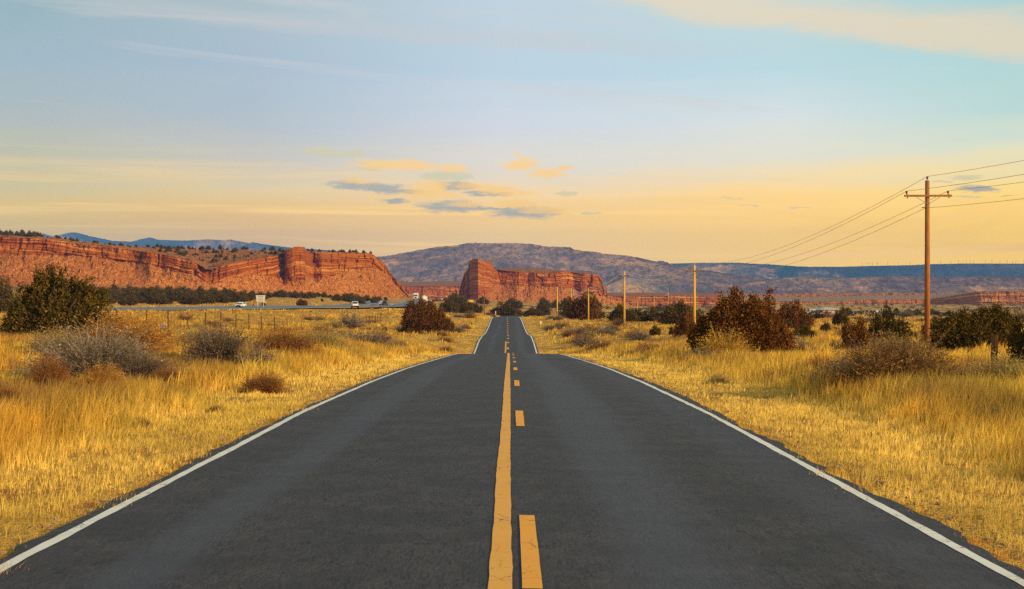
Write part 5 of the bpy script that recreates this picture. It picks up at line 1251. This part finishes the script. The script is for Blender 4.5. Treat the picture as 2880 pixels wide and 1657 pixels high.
# ------------------------------------------------------------------ ranch building, parked cars, trailer
bx_, by_ = at(2345, 881.5, 700, 1500); s = by_/FX; bz = Hs(bx_, by_, False)
e = empty('ranch_building', (bx_, by_, bz), label='low tan ranch building with a pale hipped metal roof on the right flat', cat='building')
W_ = 71*s; hw_ = 13*s; Dp = 20
MB().box((-2*s+W_*0, Dp/2, hw_/2-.3), (W_, Dp, hw_+.6)).build('wall', M['tan'], e)
rf = MB().add([(-W_/2-1-2*s, -1, hw_+.0), (W_/2+1-2*s, -1, hw_+.0), (W_/2+1-2*s, Dp+1, hw_+.0), (-W_/2-1-2*s, Dp+1, hw_+.0), (-W_*.26, Dp/2, hw_+6.5*s), (W_*.02, Dp/2, hw_+6.5*s)], [(0,1,5,4),(1,2,5),(2,3,4,5),(3,0,4),(3,2,1,0)]).build('roof', M['roof'], e)
MB().box((-16*s, -.05, hw_*.30), (13*s, .2, hw_*.55)).build('door', M['redpaint'], e)
MB().box((-27*s, -.05, hw_*.3), (6*s, .2, hw_*.5)).build('window', M['glass'], e)
MB().box((-6*s, -.05, hw_*.45), (7*s, .2, hw_*.3)).build('window', M['cream'], e)
MB().box((-55*s, Dp*.6, hw_*.4), (46*s, Dp*.6, hw_*.85)).build('wing', M['tan'], e)
MB().add([(-79*s, Dp*.28, hw_*.82), (-33*s, Dp*.28, hw_*.82), (-33*s, Dp*.92, hw_*.82), (-79*s, Dp*.92, hw_*.82), (-70*s, Dp*.6, hw_*1.15), (-33*s, Dp*.6, hw_*1.25)], [(0,1,5,4),(1,2,5),(2,3,4,5),(3,0,4),(3,2,1,0)]).build('wing_roof', M['roof'], e)
rv = random.Random(8)
pk = [(2241,'white'),(2249,'cream'),(2264,'white'),(2272,'cream'),(2283,'dark'),(2292,'white'),(2300,'white'),(2308,'cream'),(2315,'white'),(2336,'dark'),(2341,'white'),(2399,'white'),(2408,'cream')]
for i, (px, pc) in enumerate(pk):
    y = by_-6-(i % 3)*4 if px < 2380 else by_+4; x = (px-CX)/FX*y
    sedan((x, y, Hs(x, y, True)-.05), (math.pi/2 if i % 3 else 1.1), ordw(i+1)+' vehicle from the left parked at the ranch building', pc, suv=i % 2 == 0, group='vehicles parked at the ranch building', name='parked_car')
x, y = at(2462, 882, 700, 1400); s = y/FX
e = empty('box_trailer', (x, y, Hs(x, y)), label='small white box trailer on the flat right of the ranch building', cat='trailer')
MB().box((0, 0, 4.6*s), (11*s, 5, 7.6*s)).build('box', M['white'], e, bevel=.05); MB().box((7.5*s, 0, 1.6), (3.5*s, 1.0, .3)).build('hitch', M['black'], e); MB().box((5.2*s, -1.5, 2*s), (6*s, .2, 2*s)).build('door', M['dark'], e)
for yy in (-1, 1): MB().tube([(-.6, yy*2.3-.2, .5), (-.6, yy*2.3+.2, .5)], .5, 12).build('wheel', M['black'], e)
# ------------------------------------------------------------------ wind turbines on the far mesa
tp = [(2425,738),(2438,736.5),(2445,738),(2453,737.5),(2466,737),(2497,736),(2525,735.5),(2559,736),(2645,731),(2675,733),(2694,730),(2709,733),(2717,730.5),(2728,730),(2737,733),(2772,730),(2790,729),(2812,734),(2833,731),(2848,735),(2858,731.5),(2878,729.5)]
tw = None
for i, (px, top) in enumerate(tp):
    x, y, z0 = topB(px, .6); s = y/FX; h = (ip(px, Bt)-top)*s*.72; R_ = 2.8*s*rv.uniform(.9, 1.2)
    e = empty('wind_turbine', (x, y, z0), label=ordw(i+1)+' wind turbine from the left on the skyline of the blue far mesa', cat='wind turbine', group='wind turbines on the far mesa')
    MB().tube([(0, 0, -2), (0, 0, h)], [1.0, .6], 8).build('tower', M['turbine'], e); MB().box((0, -.5, h), (1.6, 4, 1.6)).build('nacelle', M['turbine'], e)
    a0 = rv.uniform(0, 2)
    for k in range(3):
        a = a0+k*2.094; MB().tube([(0, -3, h), (math.sin(a)*R_*.3, -3, h+math.cos(a)*R_*.3), (math.sin(a)*R_, -3, h+math.cos(a)*R_)], [.5, .7, .15], 5).build('blade', M['turbine'], e)
# ------------------------------------------------------------------ haze
def build_haze():
    z0 = min(o.bound_box[0][2] for o in COL.objects if o.type == 'MESH' and o.get('kind') == 'structure' and o.parent is None)-1.
    z1 = max(max(c[2] for c in o.bound_box) for o in COL.objects if o.type == 'MESH' and o.get('kind') == 'structure' and o.parent is None)+15.
    x1 = max(max(abs(c[0]) for c in o.bound_box) for o in COL.objects if o.type == 'MESH' and o.get('kind') == 'structure' and o.parent is None)+50.
    y1 = max(max(c[1] for c in o.bound_box) for o in COL.objects if o.type == 'MESH' and o.get('kind') == 'structure' and o.parent is None)+200.
    print('haze', z0, z1, x1, y1)
    mb = MB(); mb.add([(-x1,-200,z0),(x1,-200,z0),(x1,y1,z0),(-x1,y1,z0),(-x1,-200,z1),(x1,-200,z1),(x1,y1,z1),(-x1,y1,z1)], [(0,3,2,1),(4,5,6,7),(0,1,5,4),(1,2,6,5),(2,3,7,6),(3,0,4,7)])
    m = bpy.data.materials.new('haze'); m.use_nodes = True; nt = m.node_tree; nt.nodes.clear()
    out = nt.nodes.new('ShaderNodeOutputMaterial'); v = nt.nodes.new('ShaderNodeVolumePrincipled'); nt.links.new(v.outputs[0], out.inputs['Volume'])
    v.inputs['Color'].default_value = (.17, .42, 1., 1); v.inputs['Density'].default_value = HAZE; v.inputs['Anisotropy'].default_value = -.3
    mb.build('haze', m, kind='stuff')
build_haze()
